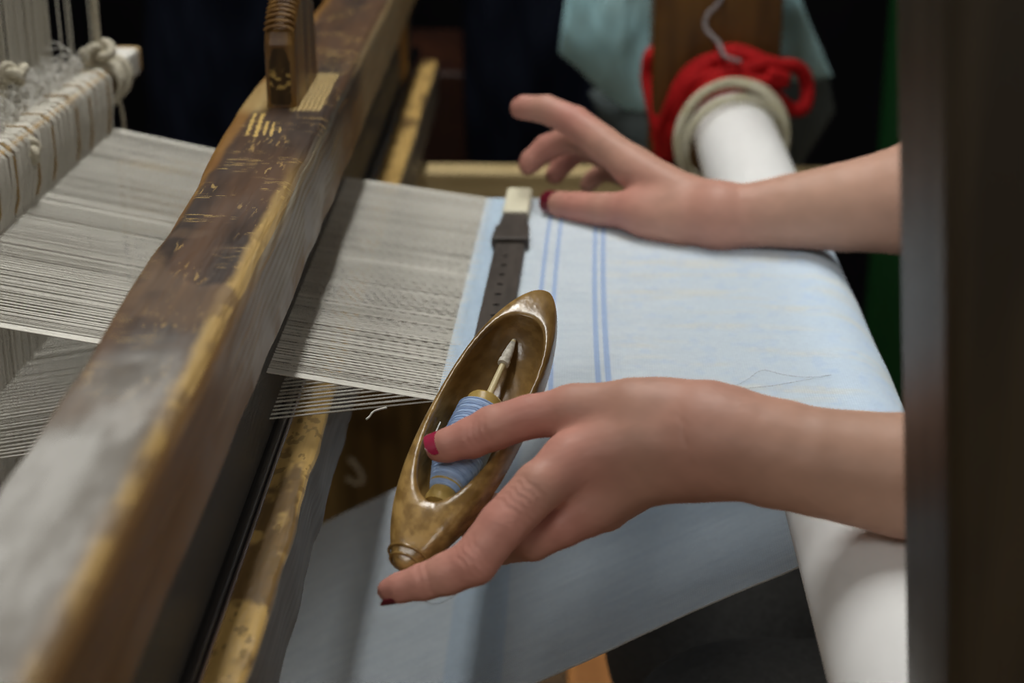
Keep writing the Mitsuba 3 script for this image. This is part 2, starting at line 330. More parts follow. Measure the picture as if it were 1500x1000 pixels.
bsdf('mat_greybag', rough(proc(lambda p, n, uv: mix((0.085, 0.11, 0.115), (0.14, 0.17, 0.175), fbm(p.x * 20, p.y * 20, p.z * 20, 3))), 0.8, 0.1))
bsdf('mat_navy', rough(rgb(0.004, 0.006, 0.013), 0.85, 0.1))
bsdf('mat_blackcloth', rough(rgb(0.004, 0.004, 0.005), 0.9, 0.05))
bsdf('mat_green', rough(rgb(0.006, 0.060, 0.014), 0.5, 0.3))
bsdf('mat_redwood', rough(wood((0.020, 0.006, 0.003), (0.036, 0.011, 0.004), (0.015, 0.005, 0.003), 'z', 60, 5), 0.5, 0.3))
bsdf('mat_floor', rough(wood((0.11, 0.070, 0.040), (0.18, 0.115, 0.065), (0.08, 0.05, 0.03), 'y', 30, 2), 0.5, 0.3))
bsdf('mat_wall', rough(rgb(0.60, 0.58, 0.54), 0.9, 0.1))
bsdf('mat_walldark', rough(rgb(0.05, 0.045, 0.045), 0.9, 0.1))
bsdf('mat_ceiling', rough(rgb(0.60, 0.59, 0.56), 0.9, 0.1))
bsdf('mat_white', rough(rgb(0.7, 0.7, 0.7), 0.5, 0.3))

# ------------------------------------------------------------------ the setting
def box(x0, x1, y0, y1, z0, z1): return trimesh.creation.box(bounds=[[x0, y0, z0], [x1, y1, z1]])
S = 'structure'
obj('floor', box(-3, 3, -3, 3.4, -0.1, 0), 'mat_floor', False, 'brown wooden workshop floor', kind=S)
obj('ceiling', box(-3, 3, -3, 3.4, 2.7, 2.8), 'mat_ceiling', False, 'pale plastered ceiling', kind=S)
obj('wall_back', box(-3, 3, 3.3, 3.4, 0, 2.7), 'mat_walldark', False, 'dark wall behind the loom', kind=S)
obj('wall_front', box(-3, 3, -3.1, -3, 0, 2.7), 'mat_wall', False, 'plain wall behind the viewer', kind=S)
obj('wall_left', box(-3.1, -3, -3, 3.4, 0, 2.7), 'mat_wall', False, 'plain wall on the left', kind=S)
obj('wall_right', box(3, 3.1, -3, 3.4, 0, 2.7), 'mat_wall', False, 'plain wall on the right', kind=S)
LL = ['long fluorescent ceiling lamp above the loom', 'fluorescent ceiling lamp behind on the left', 'fluorescent ceiling lamp behind on the right']
for i, ((cx, cy, cz), hx, hy, L) in enumerate(LAMPS):
    k = numbered('ceiling_lamp', i)
    tag(k, LL[i], 'lamp', 'fluorescent ceiling lamps')
    obj(k + '__housing', rbox(cx - hx - .02, cx + hx + .02, cy - hy - .02, cy + hy + .02, cz + .004, 2.7, .004), 'mat_white')
    pl = trimesh.Trimesh([[cx - hx, cy - hy, cz], [cx - hx, cy + hy, cz], [cx + hx, cy + hy, cz], [cx + hx, cy - hy, cz]], [[0, 1, 2], [0, 2, 3]], process=False)
    obj(k + '__diffuser', pl, 'mat_white', False, 'glowing white diffuser', emitter={'type': 'area', 'radiance': rgb(L, L * 0.985, L * 0.93)})

# ------------------------------------------------------------------ beater: rail, handle, reed, race, swords
def skew(m, y0=0.75, s=0.020):
    v = np.array(m.vertices); v[:, 0] -= s * (v[:, 1] - y0); m.vertices = v
    return m
ys = np.concatenate([np.linspace(0.02, 0.7, 60), np.linspace(0.71, 1.1, 90), np.linspace(1.12, 1.72, 40)])
secs = []
for y in ys:
    nb = lambda f, s: (npnoise(np.array([y * f, s, 0.0])) - 0.5)
    xl = -0.1765 - 0.0045 / (1 + math.exp(-(y - 0.79) / 0.010)) - 0.004 * math.exp(-((y - 0.95) / .09)**2) + 0.0016 * nb(26, 1)
    xl += 0.0045 * math.exp(-((y - 0.44) / .14)**2)
    xr = -0.1300 + 0.0014 * nb(30, 2)
    ch = 0.0085 if y < 0.72 else 0.0085 - 0.0015 * min(1, (y - 0.72) / .1)
    zt = 0.896 + 0.0006 * nb(22, 3)
    secs.append(round_rect(xl, xr, 0.848, zt, (ch, 0.0045 + .002 * nb(40, 5), 0.003, 0.003), 6))
rail = skew(sweep_y(secs, ys))
B = 'beater'
tag(B, 'worn dark brown wooden beater of the loom with ochre bare edges and a black reed', 'loom beater')
obj('beater__top_rail', rail, 'mat_rail', 40, 'thick rail with flaking dark varnish and rubbed ochre edges')

# upright grip on the rail
def grip_profile(w):
    a = np.linspace(0, np.pi, 15)
    return None
hw, z0, z1, y0, y1 = 0.0085, 0.893, 0.966, 0.930, 1.015
side = [(y0, z0), (y0, z0 + .041), (y0 + .003, .9395), (y0 + .012, .9465), (y0 + .026, .9540), (y0 + .045, .9580), (y1 - .020, .9570), (y1 - .005, .945), (y1, z0 + .030), (y1 + .002, z0)]
hull = []
sp = m3.Manifold.sphere(0.004, 16)
core = m3.Manifold.batch_hull([sp.translate([sx * (hw - .004), yy + (.004 if yy < .96 else -.004), zz - .004]) for sx in (-1, 1) for yy, zz in side])
gx = -0.1635
handle = core.translate([gx, 0, 0])
cut = m3.Manifold.batch_hull([m3.Manifold.sphere(.0025, 12).translate([gx + sx * .0042, y0 - .0012, zz]) for sx in (-1, 1) for zz in (z0 + .006, z0 + .028)] +
                             [m3.Manifold.sphere(.0025, 12).translate([gx + sx * .002, y0 - .0012, z0 + .034]) for sx in (-1, 1)])
obj('beater__grip', tri(handle - cut), 'mat_handle', 35, 'glossy brown upright grip with a rounded top')
obj('beater__grip__inlay', tri(cut ^ handle.translate([0, .0004, 0])), 'mat_handle_dark', 35, 'dark hollowed front face')
rg = []
for i in range(9):
    yy = y0 + .004 + i * .0034
    zz = np.interp(yy, [q[0] for q in side[2:7]], [q[1] for q in side[2:7]]) + .0008
    a = np.linspace(0.15, np.pi - .15, 12)
    rg.append(tube(np.column_stack([gx + (hw - .0006) * np.cos(a), np.full(12, yy), zz - .0035 + .0030 * np.sin(a)]), .0011, 6))
obj('beater__grip__ridges', cat(rg), 'mat_handle', 40, 'ribbed top edge')

# reed
def bar(x0, x1, z0, z1, ya, yb, r=.002): return skew(rbox(x0, x1, ya, yb, z0, z1, r))
tag('beater__reed', 'black reed between rail and race')
ny = 760
yy = np.linspace(0.10, 1.66, ny)
d = [box(-0.1505, -0.1435, y - .00055, y + .00055, 0.776, 0.852) for y in yy]
obj('beater__reed', skew(cat([box(-0.150, -0.1485, .08, 1.68, .774, .852)] + []).copy()) if False else skew(cat(d)), 'mat_reed', False, 'black reed of thin upright dents', kind='stuff')
obj('beater__reed__lower_bar', bar(-0.1445, -0.1385, 0.7745, 0.7815, .06, 1.70, .0028), 'mat_black', 40, 'glossy black reed bar')
obj('beater__reed__lower_bar_001', bar(-0.1385, -0.1365, 0.7745, 0.7790, .06, 1.70, .0009), 'mat_steel', 40, 'thin bright metal edge')
ys2 = np.concatenate([np.linspace(0.02, 1.65, 140)])
secs = []
for y in ys2:
    nb = lambda f, s: (npnoise(np.array([y * f, s, 0.0])) - 0.5)
    secs.append(round_rect(-0.1375, -0.1195 + .0016 * nb(34, 7) + .0008 * nb(90, 9), 0.737 + .0, 0.7775 + .0006 * nb(30, 8), (0.0035 + .002 * nb(45, 3), 0.0012, 0.002, 0.002), 5))
obj('beater__race', skew(sweep_y(secs, ys2), s=0.016), 'mat_race', 40, 'honey yellow shuttle race with dark stains and a grey front')
obj('beater__sword', skew(rbox(-0.172, -0.140, 1.53, 1.585, 0.70, 2.0, .004)), 'mat_sword', 30, 'orange brown upright arm')
obj('beater__sword_001', skew(rbox(-0.172, -0.140, 0.16, 0.215, 0.70, 0.86, .004)), 'mat_sword', 30)
obj('beater__race_back', skew(rbox(-0.19, -0.1515, .02, 1.65, 0.735, 0.774, .003)), 'mat_endwood', 30)

# ------------------------------------------------------------------ warp threads
YN, YF = 0.742, 1.085
def fell(y): return np.array([-0.0635 + 0.006 * (y - YN) / (YF - YN), y, 0.8])
def reed_pt(y, top): return np.array([-0.1475 - 0.02 * (y - .75), y, 0.8138 if top else 0.7885])
def hed_x(y): return -0.305 + 0.020 * (y - 0.98)
def thread_set(top, n, r, seed, ya=YN, yb=YF):
    g = np.random.default_rng(seed); out = []
    dent = np.linspace(ya, yb, n // 2); base = np.sort(np.concatenate([dent - .00052, dent + .00052])) + g.normal(0, .00030, 2 * (n // 2))
    clump = (npfbm(np.column_stack([base * 170, base * 0 + seed, base * 0]), 3) - .5) * .0034
    for y, c in zip(base, clump):
        f = fell(y); f[0] += g.normal(0, .0006); f[2] += .0002 if top else -.0004
        q = reed_pt(y, top); q[1] = y + c * .5
        h = np.array([hed_x(y), y + c + g.normal(0, .0002), (0.841 + .012 * (y - YN)) if top else 0.760])
        slope = (h - q) / (q[0] - h[0])
        e = np.array([-0.62, y + c, 0.81 if top else 0.795])
        rr = r * g.uniform(.75, 1.2)
        out.append(tube([f + (0.012, 0, -.0004), f, q, h, e], rr, 4, cap=False))
    return cat(out)
W = 'warp'
tag(W, 'off-white warp threads stretched from the heddles through the reed to the cloth', 'warp threads')
sel = [tube([fell(y), reed_pt(y, True), (hed_x(y), y, 0.841 + .012 * (y - YN)), (-.62, y, .81)], .00034, 4, cap=False) for y in np.concatenate([np.linspace(YN - .001, YN + .004, 9), np.linspace(YF - .004, YF + .001, 9)])]
obj('warp__upper_threads', cat([thread_set(True, 210, .00031, 3)] + sel), 'mat_warp', True, 'raised layer of the warp', kind='stuff')
obj('warp__lower_threads', thread_set(False, 140, .00030, 5), 'mat_warp', True, 'lowered layer of the warp', kind='stuff')
obj('warp__loose_end', tube(catmull([(fell(YN) + (-.0235, -.0035, -.003)), (-0.0904, 0.7196, 0.8032), (-0.0922, 0.7158, 0.8021), (-0.0936, 0.7144, 0.8013)], 6), .00055, 5), 'mat_warp', True, 'short loose thread end hanging at the near edge')

# ------------------------------------------------------------------ woven cloth: from the fell over the breast beam and down to the cloth roller
BX, BZ, BR = 0.134, 0.7655, 0.0340
th = np.radians(np.linspace(90, -62, 40))
path = np.vstack([[(-0.0635 + t * (BX + 0.0635), 0.8003) for t in np.linspace(0, 1, 60)[:-1]],
                  np.column_stack([BX + (BR + .0008) * np.cos(th), BZ + (BR + .0008) * np.sin(th)]),
                  [(BX + .47 * BR - u * math.cos(math.radians(27.8)), BZ - .883 * BR - u * math.sin(math.radians(27.8))) for u in np.linspace(.01, .50, 60)]])
sl = np.concatenate([[0], np.cumsum(np.linalg.norm(np.diff(path, axis=0), axis=1))])
nv = 60
vs = np.linspace(0, 1, nv)
nrm = np.gradient(path, axis=0); nrm /= np.linalg.norm(nrm, axis=1, keepdims=True); nrm = np.column_stack([-nrm[:, 1], nrm[:, 0]])
def sheet(off):
    V, U = [], []
    for i, (p, s) in enumerate(zip(path, sl)):
        yn = YN - .001 + 0.0015 * math.sin(s * 37) * min(1, s * 20) - .015 * math.exp(-((s - .205) / .055)**2); yf = YF + .001 - 0.012 * min(1, max(0, s - .2) / .15)
        y = yn + (yf - yn) * vs
        rip = 0.0006 * (npnoise(np.column_stack([y * 30, np.full(nv, s * 30), np.zeros(nv)])) - .5) * (1 if s > .03 else 0)
        q = p + nrm[i] * off
        x = q[0] + (0.006 * vs * max(0, 1 - s / .1)) + nrm[i][0] * rip
        V.append(np.column_stack([x, y, q[1] + nrm[i][1] * rip])); U.append(np.column_stack([np.full(nv, s), y]))
    return np.vstack(V), np.vstack(U)
Va, Ua = sheet(.0)
n1, n2 = len(path), nv
i, j = np.meshgrid(np.arange(n1 - 1), np.arange(n2 - 1), indexing='ij')
q = np.stack([i * n2 + j, (i + 1) * n2 + j, (i + 1) * n2 + j + 1, i * n2 + j + 1], -1).reshape(-1, 4)
cl = trimesh.Trimesh(Va, np.vstack([q[:, [0, 1, 2]], q[:, [0, 2, 3]]]), process=False)
obj('woven_cloth', cl, 'mat_cloth', True, 'pale blue and white handwoven cloth with thin blue stripes, stretched over the white breast beam', 'cloth', uv=Ua)
gsel = []
for yb in (YN - .0012,):
    pp = np.array([(p[0], yb + 0.0015 * math.sin(s * 37) * min(1, s * 20) - .015 * math.exp(-((s - .205) / .055)**2) + rng.normal(0, .0002), p[1]) for p, s in zip(path, sl)])
    gsel.append(tube(pp, .0006, 5))
obj('woven_cloth__selvage', cat(gsel), 'mat_selvage', True, 'thicker woven edge')
# a few stray hairs of thread on the cloth
hair = [tube(catmull([(0.0743, 0.7553, 0.8012), (0.0854, 0.7699, 0.8014), (0.0937, 0.7813, 0.8016), (0.1041, 0.7759, 0.8014), (0.1155, 0.7742, 0.8012), (0.1268, 0.7773, 0.8012)], 8), .00008, 4),
        tube(catmull([(0.0722, 0.7569, 0.8012), (0.0926, 0.7606, 0.8014), (0.1098, 0.7682, 0.8014), (0.1268, 0.7773, 0.8012)], 8), .00007, 4)]
obj('woven_cloth__stray_thread', cat(hair), 'mat_thread_grey', True, 'fine stray thread lying on the cloth')

# ------------------------------------------------------------------ loom frame
L = 'loom_frame'
tag(L, 'wooden loom frame with dark posts and a white breast beam', 'loom frame')
a = np.linspace(0, 2 * np.pi, 49)[:-1]
bys = np.linspace(0.50, 1.47, 60)
obj('loom_frame__breast_beam', sweep_y([np.column_stack([BX + BR * np.cos(a), BZ + BR * np.sin(a)]) for _ in bys], bys), 'mat_beam', 50, 'smooth white round breast beam')
obj('loom_frame__beam_sleeve', sweep_y([np.column_stack([BX + (BR + .0012) * np.cos(a), BZ + (BR + .0012) * np.sin(a)]) for _ in (0, 1)], [0.50, 0.735]), 'mat_beam', 50, 'white paper sleeve around the near end of the beam')
obj('loom_frame__post', rbox(0.0665, 0.1755, 1.46, 1.54, 0.0, 1.75, .004), 'mat_brownpost', 30, 'brown varnished far post')
np_ = man(rbox(-0.060, 0.060, -0.04, 0.04, -1.0, 0.6, .007))
npm = tri(np_.rotate([0, -5.4, 0]).translate([0.1660, 0.472, 0.90]))
obj('loom_frame__post_001', npm, 'mat_darkpost', 30, 'dark brown near post with worn corner')
obj('loom_frame__side_rail', rbox(-0.78, 0.30, 1.455, 1.49, 0.655, 0.717, .003), 'mat_pine', 30, 'pale wooden far side rail')
obj('loom_frame__side_rail_001', rbox(-0.78, 0.12, 0.43, 0.47, 0.64, 0.70, .003), 'mat_pine', 30, 'pale wooden near side rail')
obj('loom_frame__upright', rbox(-0.30, -0.130, 1.465, 1.50, 0.0, 0.655, .003), 'mat_panel', 30, 'dark honey wooden upright board on the far side')
obj('loom_frame__upright_001', rbox(-0.128, -0.095, 1.475, 1.50, 0.0, 0.655, .003), 'mat_panel', 30, 'narrow wooden batten beside the upright board')
obj('loom_frame__cross_bar', rbox(0.0, 0.060, 0.55, 1.46, 0.335, 0.375, .004), 'mat_orange', 30, 'orange brown low cross bar')
for i, (x, y) in enumerate([(-0.78, 1.455), (-0.78, 0.43)]):
    obj(numbered('loom_frame__rear_post', i), rbox(x - .05, x + .03, y, y + .05, 0, 1.75, .004), 'mat_brownpost')
a2 = np.linspace(0, 2 * np.pi, 33)[:-1]
obj('loom_frame__back_beam', sweep_y([np.column_stack([-0.64 + .03 * np.cos(a2), .775 + .03 * np.sin(a2)])] * 2, [0.47, 1.46]), 'mat_pine', 50)
obj('loom_frame__cloth_roller', sweep_y([np.column_stack([-0.318 + .03 * np.cos(a2), .475 + .03 * np.sin(a2)])] * 2, [0.47, 1.46]), 'mat_pine', 50)
obj('cord_loop', tube(catmull([(-0.1937, 1.3592, 0.4827), (-0.1876, 1.3487, 0.4824), (-0.1827, 1.3463, 0.4758), (-0.1809, 1.3438, 0.4691), (-0.1868, 1.3473, 0.4647), (-0.1959, 1.3532, 0.4670)], 6), .0022, 6), 'mat_cord', True, 'small white cord loop hanging on the far wooden upright under the warp', 'cord')

# ------------------------------------------------------------------ temple (cloth stretcher)
Tm = 'temple'
tag(Tm, 'dark flat cloth stretcher with cream end cap, lying across the blue cloth', 'weaving temple')
def tl(y): return -0.0365 - 0.004 * (1.03 - y) / .2
def flat(y0, y1, w0, w1, z0, z1, r=.0012, dx=0):
    s = m3.Manifold.sphere(r, 12)
    return m3.Manifold.batch_hull([s.translate([tl(y) + dx + sx * (w / 2 - r), y, z]) for y, w in ((y0 + r, w0), (y1 - r, w1)) for sx in (-1, 1) for z in (z0 + r, z1 - r)])
lo_ = flat(0.775, 1.010, .0185, .0178, .8012, .8052)
holes = m3.Manifold()
hy = [0.845 + .017 * i for i in range(7)]
for y in hy: holes = holes + m3.Manifold.cylinder(.004, .0019, .0019, 16).translate([tl(y) - .001, y, .8040])
obj('temple__bar', tri(lo_ - holes), 'mat_temple', 30, 'dark bar with a row of holes')
for i, y in enumerate(hy):
    obj(numbered('temple__hole', i), tri(m3.Manifold.cylinder(.0004, .0018, .0018, 12).translate([tl(y) - .001, y, .8041])), 'mat_temple_hole', 30)
obj('temple__sliding_clasp', tri(flat(0.972, 1.000, .0225, .0205, .8016, .8085)), 'mat_temple', 30, 'raised dark clasp')
obj('temple__upper_arm', tri(flat(0.995, 1.036, .0195, .0150, .8016, .8068)), 'mat_temple', 30)
obj('temple__end_cap', tri(flat(1.030, 1.084, .0165, .0165, .8010, .8085, .002)), 'mat_cream', 30, 'cream end cap')

# ------------------------------------------------------------------ heddle shafts
H = 'heddle_shaft'
tag(H, 'front wooden heddle shaft wrapped in white string heddles, its orange end showing', 'heddle shaft')
def hx(y): return -0.312 + 0.012 * (y - 0.98)
zb = 0.8745
hy_ = np.linspace(0.50, 1.166, 12)
obj('heddle_shaft__bar', sweep_y([round_rect(hx(y) - .009, hx(y) + .009, zb - .009, zb + .009, (.003,) * 4, 4) for y in hy_], hy_), 'mat_heddle_tan', 40, 'orange brown bar')
obj('heddle_shaft__white_tape', sweep_y([round_rect(hx(y) - .0097, hx(y) + .0097, zb - .0097, zb + .0097, (.003,) * 4, 4) for y in (1.10, 1.156)], (1.10, 1.156)), 'mat_fuzz', 40, 'white tape near the bar end')
def heddles(n, seed, dens=1.0):
    g = np.random.default_rng(seed); out = []
    ctr = np.arange(0.50, 1.083, .0098)
    for y in np.concatenate([c + g.normal(0, .0008) + np.linspace(-.0026, .0026, 4) for c in ctr]):
        if y > 1.084: continue
        y = y + g.normal(0, .0004); x = hx(y); w = g.uniform(.00065, .00105)
        yb_ = y + g.normal(0, .0012); xb = hed_x(y)
        zt = zb + .0102
        out.append(tube([(x - .0105, y, zb - .02), (x - .0103, y, zb + .004), (x - .006, y, zt), (x + .005, y, zt), (x + .0105, y, zb + .005), (x + .0108, y + .2 * (yb_ - y), zb - .012), (xb + .001, yb_, .846), (xb + .001, yb_ + g.normal(0, .001), .806), (xb + .001, yb_, .66)], w, 5, cap=False))
    return cat(out)
obj('heddle_shaft__string_heddles', heddles(185, 11), 'mat_heddle', True, 'white string loops hanging over the bar', kind='stuff')
tan = []
for y in np.linspace(.55, 1.07, 15):
    y += rng.normal(0, .009); x = hx(y)
    tan.append(tube([(x - .010, y, zb), (x - .006, y, zb + .0112), (x + .006, y, zb + .0112), (x + .0118, y, zb + .003), (x + .0115, y + .001, zb - .02), (hed_x(y) + .002, y + .002, .846)], .0008, 5, cap=False))
obj('heddle_shaft__tan_strings', cat(tan), 'mat_heddle_tan', True, 'tan strings between the white loops', kind='stuff')
fz = []
for _ in range(520):
    y = rng.uniform(.62, 1.085); x = hx(y)
    p0 = np.array([x - rng.uniform(.002, .010), y, zb + .010])
    d1 = np.array([rng.normal(-.010, .007), rng.normal(0, .008), abs(rng.normal(.006, .004))])
    d2 = d1 + np.array([rng.normal(-.004, .006), rng.normal(0, .006), rng.normal(-.006, .006)])
    fz.append(tube(catmull([p0, p0 + d1 * .5 + rng.normal(0, .002, 3), p0 + d1, p0 + d2], 3), .00038, 4, cap=False))
obj('heddle_shaft__fringe', cat(fz), 'mat_fuzz', True, 'fuzzy white thread ends on the bar', kind='stuff')
def knot(c, s, r, seed):
    t = np.linspace(0, 2 * np.pi, 60)[:-1]
    g = np.random.default_rng(seed)
    p = np.column_stack([np.sin(t) + 2 * np.sin(2 * t), np.cos(t) - 2 * np.cos(2 * t), -np.sin(3 * t) * 1.3]) * s / 3
    R = trimesh.transformations.random_rotation_matrix(g.random(3))[:3, :3]
    return tube(p @ R.T + c, r, 8, closed=True)
yk = 1.092; xk = hx(yk)
ck = [tube(catmull([(xk, yk, 2.0), (xk, yk, 1.3), (xk + .001, yk, .93), (xk, yk, .893)], 6), .0026, 8), knot((xk, yk - .002, .893), .0105, .0032, 4)]
obj('heddle_shaft__hanging_cord', cat(ck), 'mat_cord', True, 'knotted suspension cord at the far end of the bar')
wr = []
for q in range(7):
    y = yk - .006 + q * .0052; x = hx(y)
    aa = np.linspace(0, 2 * np.pi, 29)[:-1]
    wr.append(tube(np.column_stack([x + .0125 * np.cos(aa) + .001 * rng.normal(), y + .003 * np.cos(aa + q), zb - .001 + (.0125 + .002 * (np.sin(aa) < 0)) * np.sin(aa)]), .0023, 7, closed=True))
wr.append(tube(catmull([(xk + .008, yk + .012, zb - .012), (xk + .010, yk + .014, zb - .03), (xk + .009, yk + .013, .80), (xk + .009, yk + .013, .70)], 5), .0014, 6))
obj('heddle_shaft__cord_wrapping', cat(wr), 'mat_cord', True, 'cream cord wound around the bar end')
k2 = [knot((-0.3288, 0.9789, 0.9034), .0075, .0026, 9), tube(catmull([(-0.3447, 0.9754, 0.8959), (-0.3368, 0.9780, 0.9019), (-0.3280, 0.9742, 0.9051), (-0.3208, 0.9737, 0.9029)], 6), .0032, 8), tube(catmull([(-0.3292, 0.9336, 0.8829), (-0.3200, 0.9333, 0.8811), (-0.3097, 0.9211, 0.8763), (-0.3027, 0.9144, 0.8719), (-0.2981, 0.9137, 0.8697)], 6), .0028, 8), knot((-0.3027, 0.9149, 0.8733), .006, .0022, 12),
      tube(catmull([(-0.3360, 0.9797, 0.9063), (-0.3350, 0.9741, 0.8914), (-0.3347, 0.9593, 0.8806), (-0.3293, 0.9364, 0.8762)], 6), .0026, 8)]
obj('heddle_shaft__tie_cords', cat(k2), 'mat_cord', True, 'short knotted tie cords')

H2 = 'heddle_shaft_001'
tag(H2, 'second heddle shaft behind the wrapped bar, a dense curtain of white string heddles', 'heddle shaft')
g = np.random.default_rng(21); out = []
for y in np.linspace(0.45, 1.106, 420):
    y += g.normal(0, .0006); x = -0.347 + .012 * (y - .98) + g.normal(0, .0015)
    out.append(tube([(x, y, 1.45), (x, y + g.normal(0, .0012), 1.05), (x, y + g.normal(0, .001), .90), (x, y, .80), (x, y + g.normal(0, .001), .62)], g.uniform(.0006, .0011), 4, cap=False))
obj('heddle_shaft_001__string_heddles', cat(out), 'mat_heddle', True, 'dense white strings', kind='stuff')
obj('heddle_shaft_001__bar', sweep_y([round_rect(-.356, -.338, 1.44, 1.458, (.003,) * 4, 4) for y in (.5, 1.15)], (.5, 1.15)), 'mat_heddle_tan', 40)
lt = [tube(catmull([(-.345 + dx, 1.125 + dy, 1.4), (-.347 + dx, 1.125 + dy, 1.1), (-.344 + dx, 1.126 + dy, .9), (-.346 + dx, 1.125 + dy, .75)], 4), .0006, 4) for dx, dy in ((0, 0), (.004, .012), (.012, .03), (.004, .005))]
obj('heddle_shaft_001__loose_strings', cat(lt), 'mat_heddle', True, 'single loose strings at its far end', kind='stuff')

# ------------------------------------------------------------------ shuttle with bobbin
SA, SB = np.array((-0.0665, 0.6110, 0.7828)), np.array((-0.0135, 0.7400, 0.8523))      # near tip, far tip
ax = SB - SA; SL = np.linalg.norm(ax); ax /= SL
view = (SA + SB) / 2 - CAM; view /= np.linalg.norm(view)
upv = -view - ax * (-view @ ax); upv /= np.linalg.norm(upv)
sdv = np.cross(ax, upv)                                                # to the right in the picture
ROLL = math.radians(-18)
upv, sdv = upv * math.cos(ROLL) + sdv * math.sin(ROLL), sdv * math.cos(ROLL) - upv * math.sin(ROLL)
RS = np.column_stack([ax, sdv, upv]); SO = (SA + SB) / 2
def to_s(v): return SO + np.asarray(v) @ RS.T
def place(m):
    m = m.copy(); m.vertices = to_s(m.vertices)
    if np.linalg.det(RS) < 0: m.invert()
    return m
HL = SL / 2 + .004
def half_w(u): return .0210 * np.clip(1 - np.abs(u)**2.4, 0, 1)**0.66
def shuttle_d(p):
    x, y, z = p[..., 0], p[..., 1], p[..., 2]; u = np.clip(x / HL, -1, 1); a = np.abs(u)
    w = np.maximum(half_w(u), .0024); ht = .0125 * np.maximum(1 - a**3.0, .02)**.55; hb = .0175 * np.maximum(1 - a**2.3, .02)**.7
    h = np.where(z > 0, ht, hb); e = np.where(z > 0, 3.6, 2.3)
    o = ((np.abs(y) / w)**e + (np.abs(z) / h)**e)**(1 / e); o = (o - 1) * np.minimum(w, h)
    o = -smin(-o, -(np.abs(x) - HL + .0005), .002)
    rim = .0040
    W = (.0210 - rim) - .10 * np.clip(.004 - z, 0, .02)
    q = np.abs(u - .03) / np.where(u < .03, .655, .665); pw = np.where(u < .03, 2.0, 2.6)
    wall = (((np.abs(y) / W)**pw + q**pw)**(1 / pw) - 1) * W
    fl = -.0095 + .010 * np.clip((a - .35) / .35, 0, 1)**2 + .0045 * (y / .015)**2
    c = -smin(-wall, -(fl - z), .006)
    eye = np.sqrt((x + .10 * HL)**2 + (z - .0035)**2) - .0016
    eye = np.maximum(eye, np.abs(y + .0155) - .0028)
    c = np.minimum(c, eye)
    return -smin(-o, c, .0022)
bm = mesh_sdf(shuttle_d, (-HL - .003, -.025, -.021), (HL + .003, .025, .017), .0009, 5)
tag('shuttle', 'varnished brown wooden boat shuttle carrying a blue yarn bobbin, held in the near hand', 'weaving shuttle')
obj('shuttle__body', place(bm), 'mat_shuttle', True, 'hollow boat shaped body')
tr = [tube([( -HL + dx, r_ * math.cos(q_), r_ * math.sin(q_) - .001) for q_ in np.linspace(0, 2 * np.pi, 25)[:-1]], .0007, 6, closed=True) for dx, r_ in ((.0052, .0068), (.0082, .0088))]
obj('shuttle__tip_rings', place(cat(tr)), 'mat_shuttle', True, 'turned rings at the near tip')
def lathe(prof, n=32):
    prof = np.array(prof); aa = np.linspace(0, 2 * np.pi, n, endpoint=False)
    return fix(trimesh.Trimesh(*(lambda v, f: (v, f))(*_rev(prof, aa)), process=False))
def _rev(prof, aa):
    n = len(aa); v = np.vstack([np.column_stack([np.full(n, x), r * np.cos(aa), r * np.sin(aa)]) for x, r in prof])
    i, j = np.meshgrid(np.arange(len(prof) - 1), np.arange(n), indexing='ij'); j2 = (j + 1) % n
    q = np.stack([i * n + j, (i + 1) * n + j, (i + 1) * n + j2, i * n + j2], -1).reshape(-1, 4)
    m = len(v); v = np.vstack([v, [prof[0][0], 0, 0], [prof[-1][0], 0, 0]]); k = np.arange(n); k2 = (k + 1) % n
    return v, np.vstack([q[:, [0, 1, 2]], q[:, [0, 2, 3]], np.stack([np.full(n, m), k, k2], 1), np.stack([np.full(n, m + 1), m - n + k2, m - n + k], 1)])
BQ = trimesh.transformations.rotation_matrix(math.radians(-2.5), [0, 0, 1])
def bob(m):
    m = m.copy(); m.apply_transform(BQ); m.apply_translation([0, -.0008, -.0005]); return place(m)
x0 = -.565 * HL; x1 = .145 * HL
tag('shuttle__bobbin', 'bobbin of blue yarn')
yp = [(x0 + .007 + t * (x1 - x0 - .013), (.0062 + .0045 * min(1, t / .35)) * (1 - .12 * max(0, t - .6))) for t in np.linspace(0, 1, 40)]
obj('shuttle__bobbin', bob(lathe(yp)), 'mat_yarn_blue', 40, 'barrel of wound light blue yarn')
hel = []
tt = np.linspace(0, 1, 1500); nt = 44
rr = np.interp(tt, np.linspace(0, 1, 40), [p[1] for p in yp]) + .0001
hel.append(tube(np.column_stack([yp[0][0] + tt * (yp[-1][0] - yp[0][0]) + .0004 * np.sin(tt * 97), rr * np.cos(tt * nt * 2 * np.pi), rr * np.sin(tt * nt * 2 * np.pi)]), .00042, 5))
obj('shuttle__bobbin__winding', bob(cat(hel)), 'mat_yarn_blue', True, 'blue yarn windings')
obj('shuttle__bobbin__foot', bob(lathe([(x0, .0030), (x0, .0062), (x0 + .003, .0066), (x0 + .0046, .0062), (x0 + .0075, .0058)])), 'mat_bobbin', 30, 'pale wooden foot')
obj('shuttle__bobbin__band', bob(lathe([(x0 + .0095, .0070), (x0 + .0100, .00735), (x0 + .0112, .0074), (x0 + .0117, .0071)])), 'mat_bobbin', 30)
obj('shuttle__bobbin__collar', bob(lathe([(x1 - .006, .006), (x1 - .006, .0082), (x1 - .0005, .0082), (x1 + .0005, .0076), (x1 + .0005, .002)])), 'mat_bobbin', 30, 'yellow wooden collar')
obj('shuttle__spindle', bob(lathe([(x1, .0016), (.40 * HL, .0014), (.60 * HL, .0012)])), 'mat_spindle', 40, 'thin pale spindle')
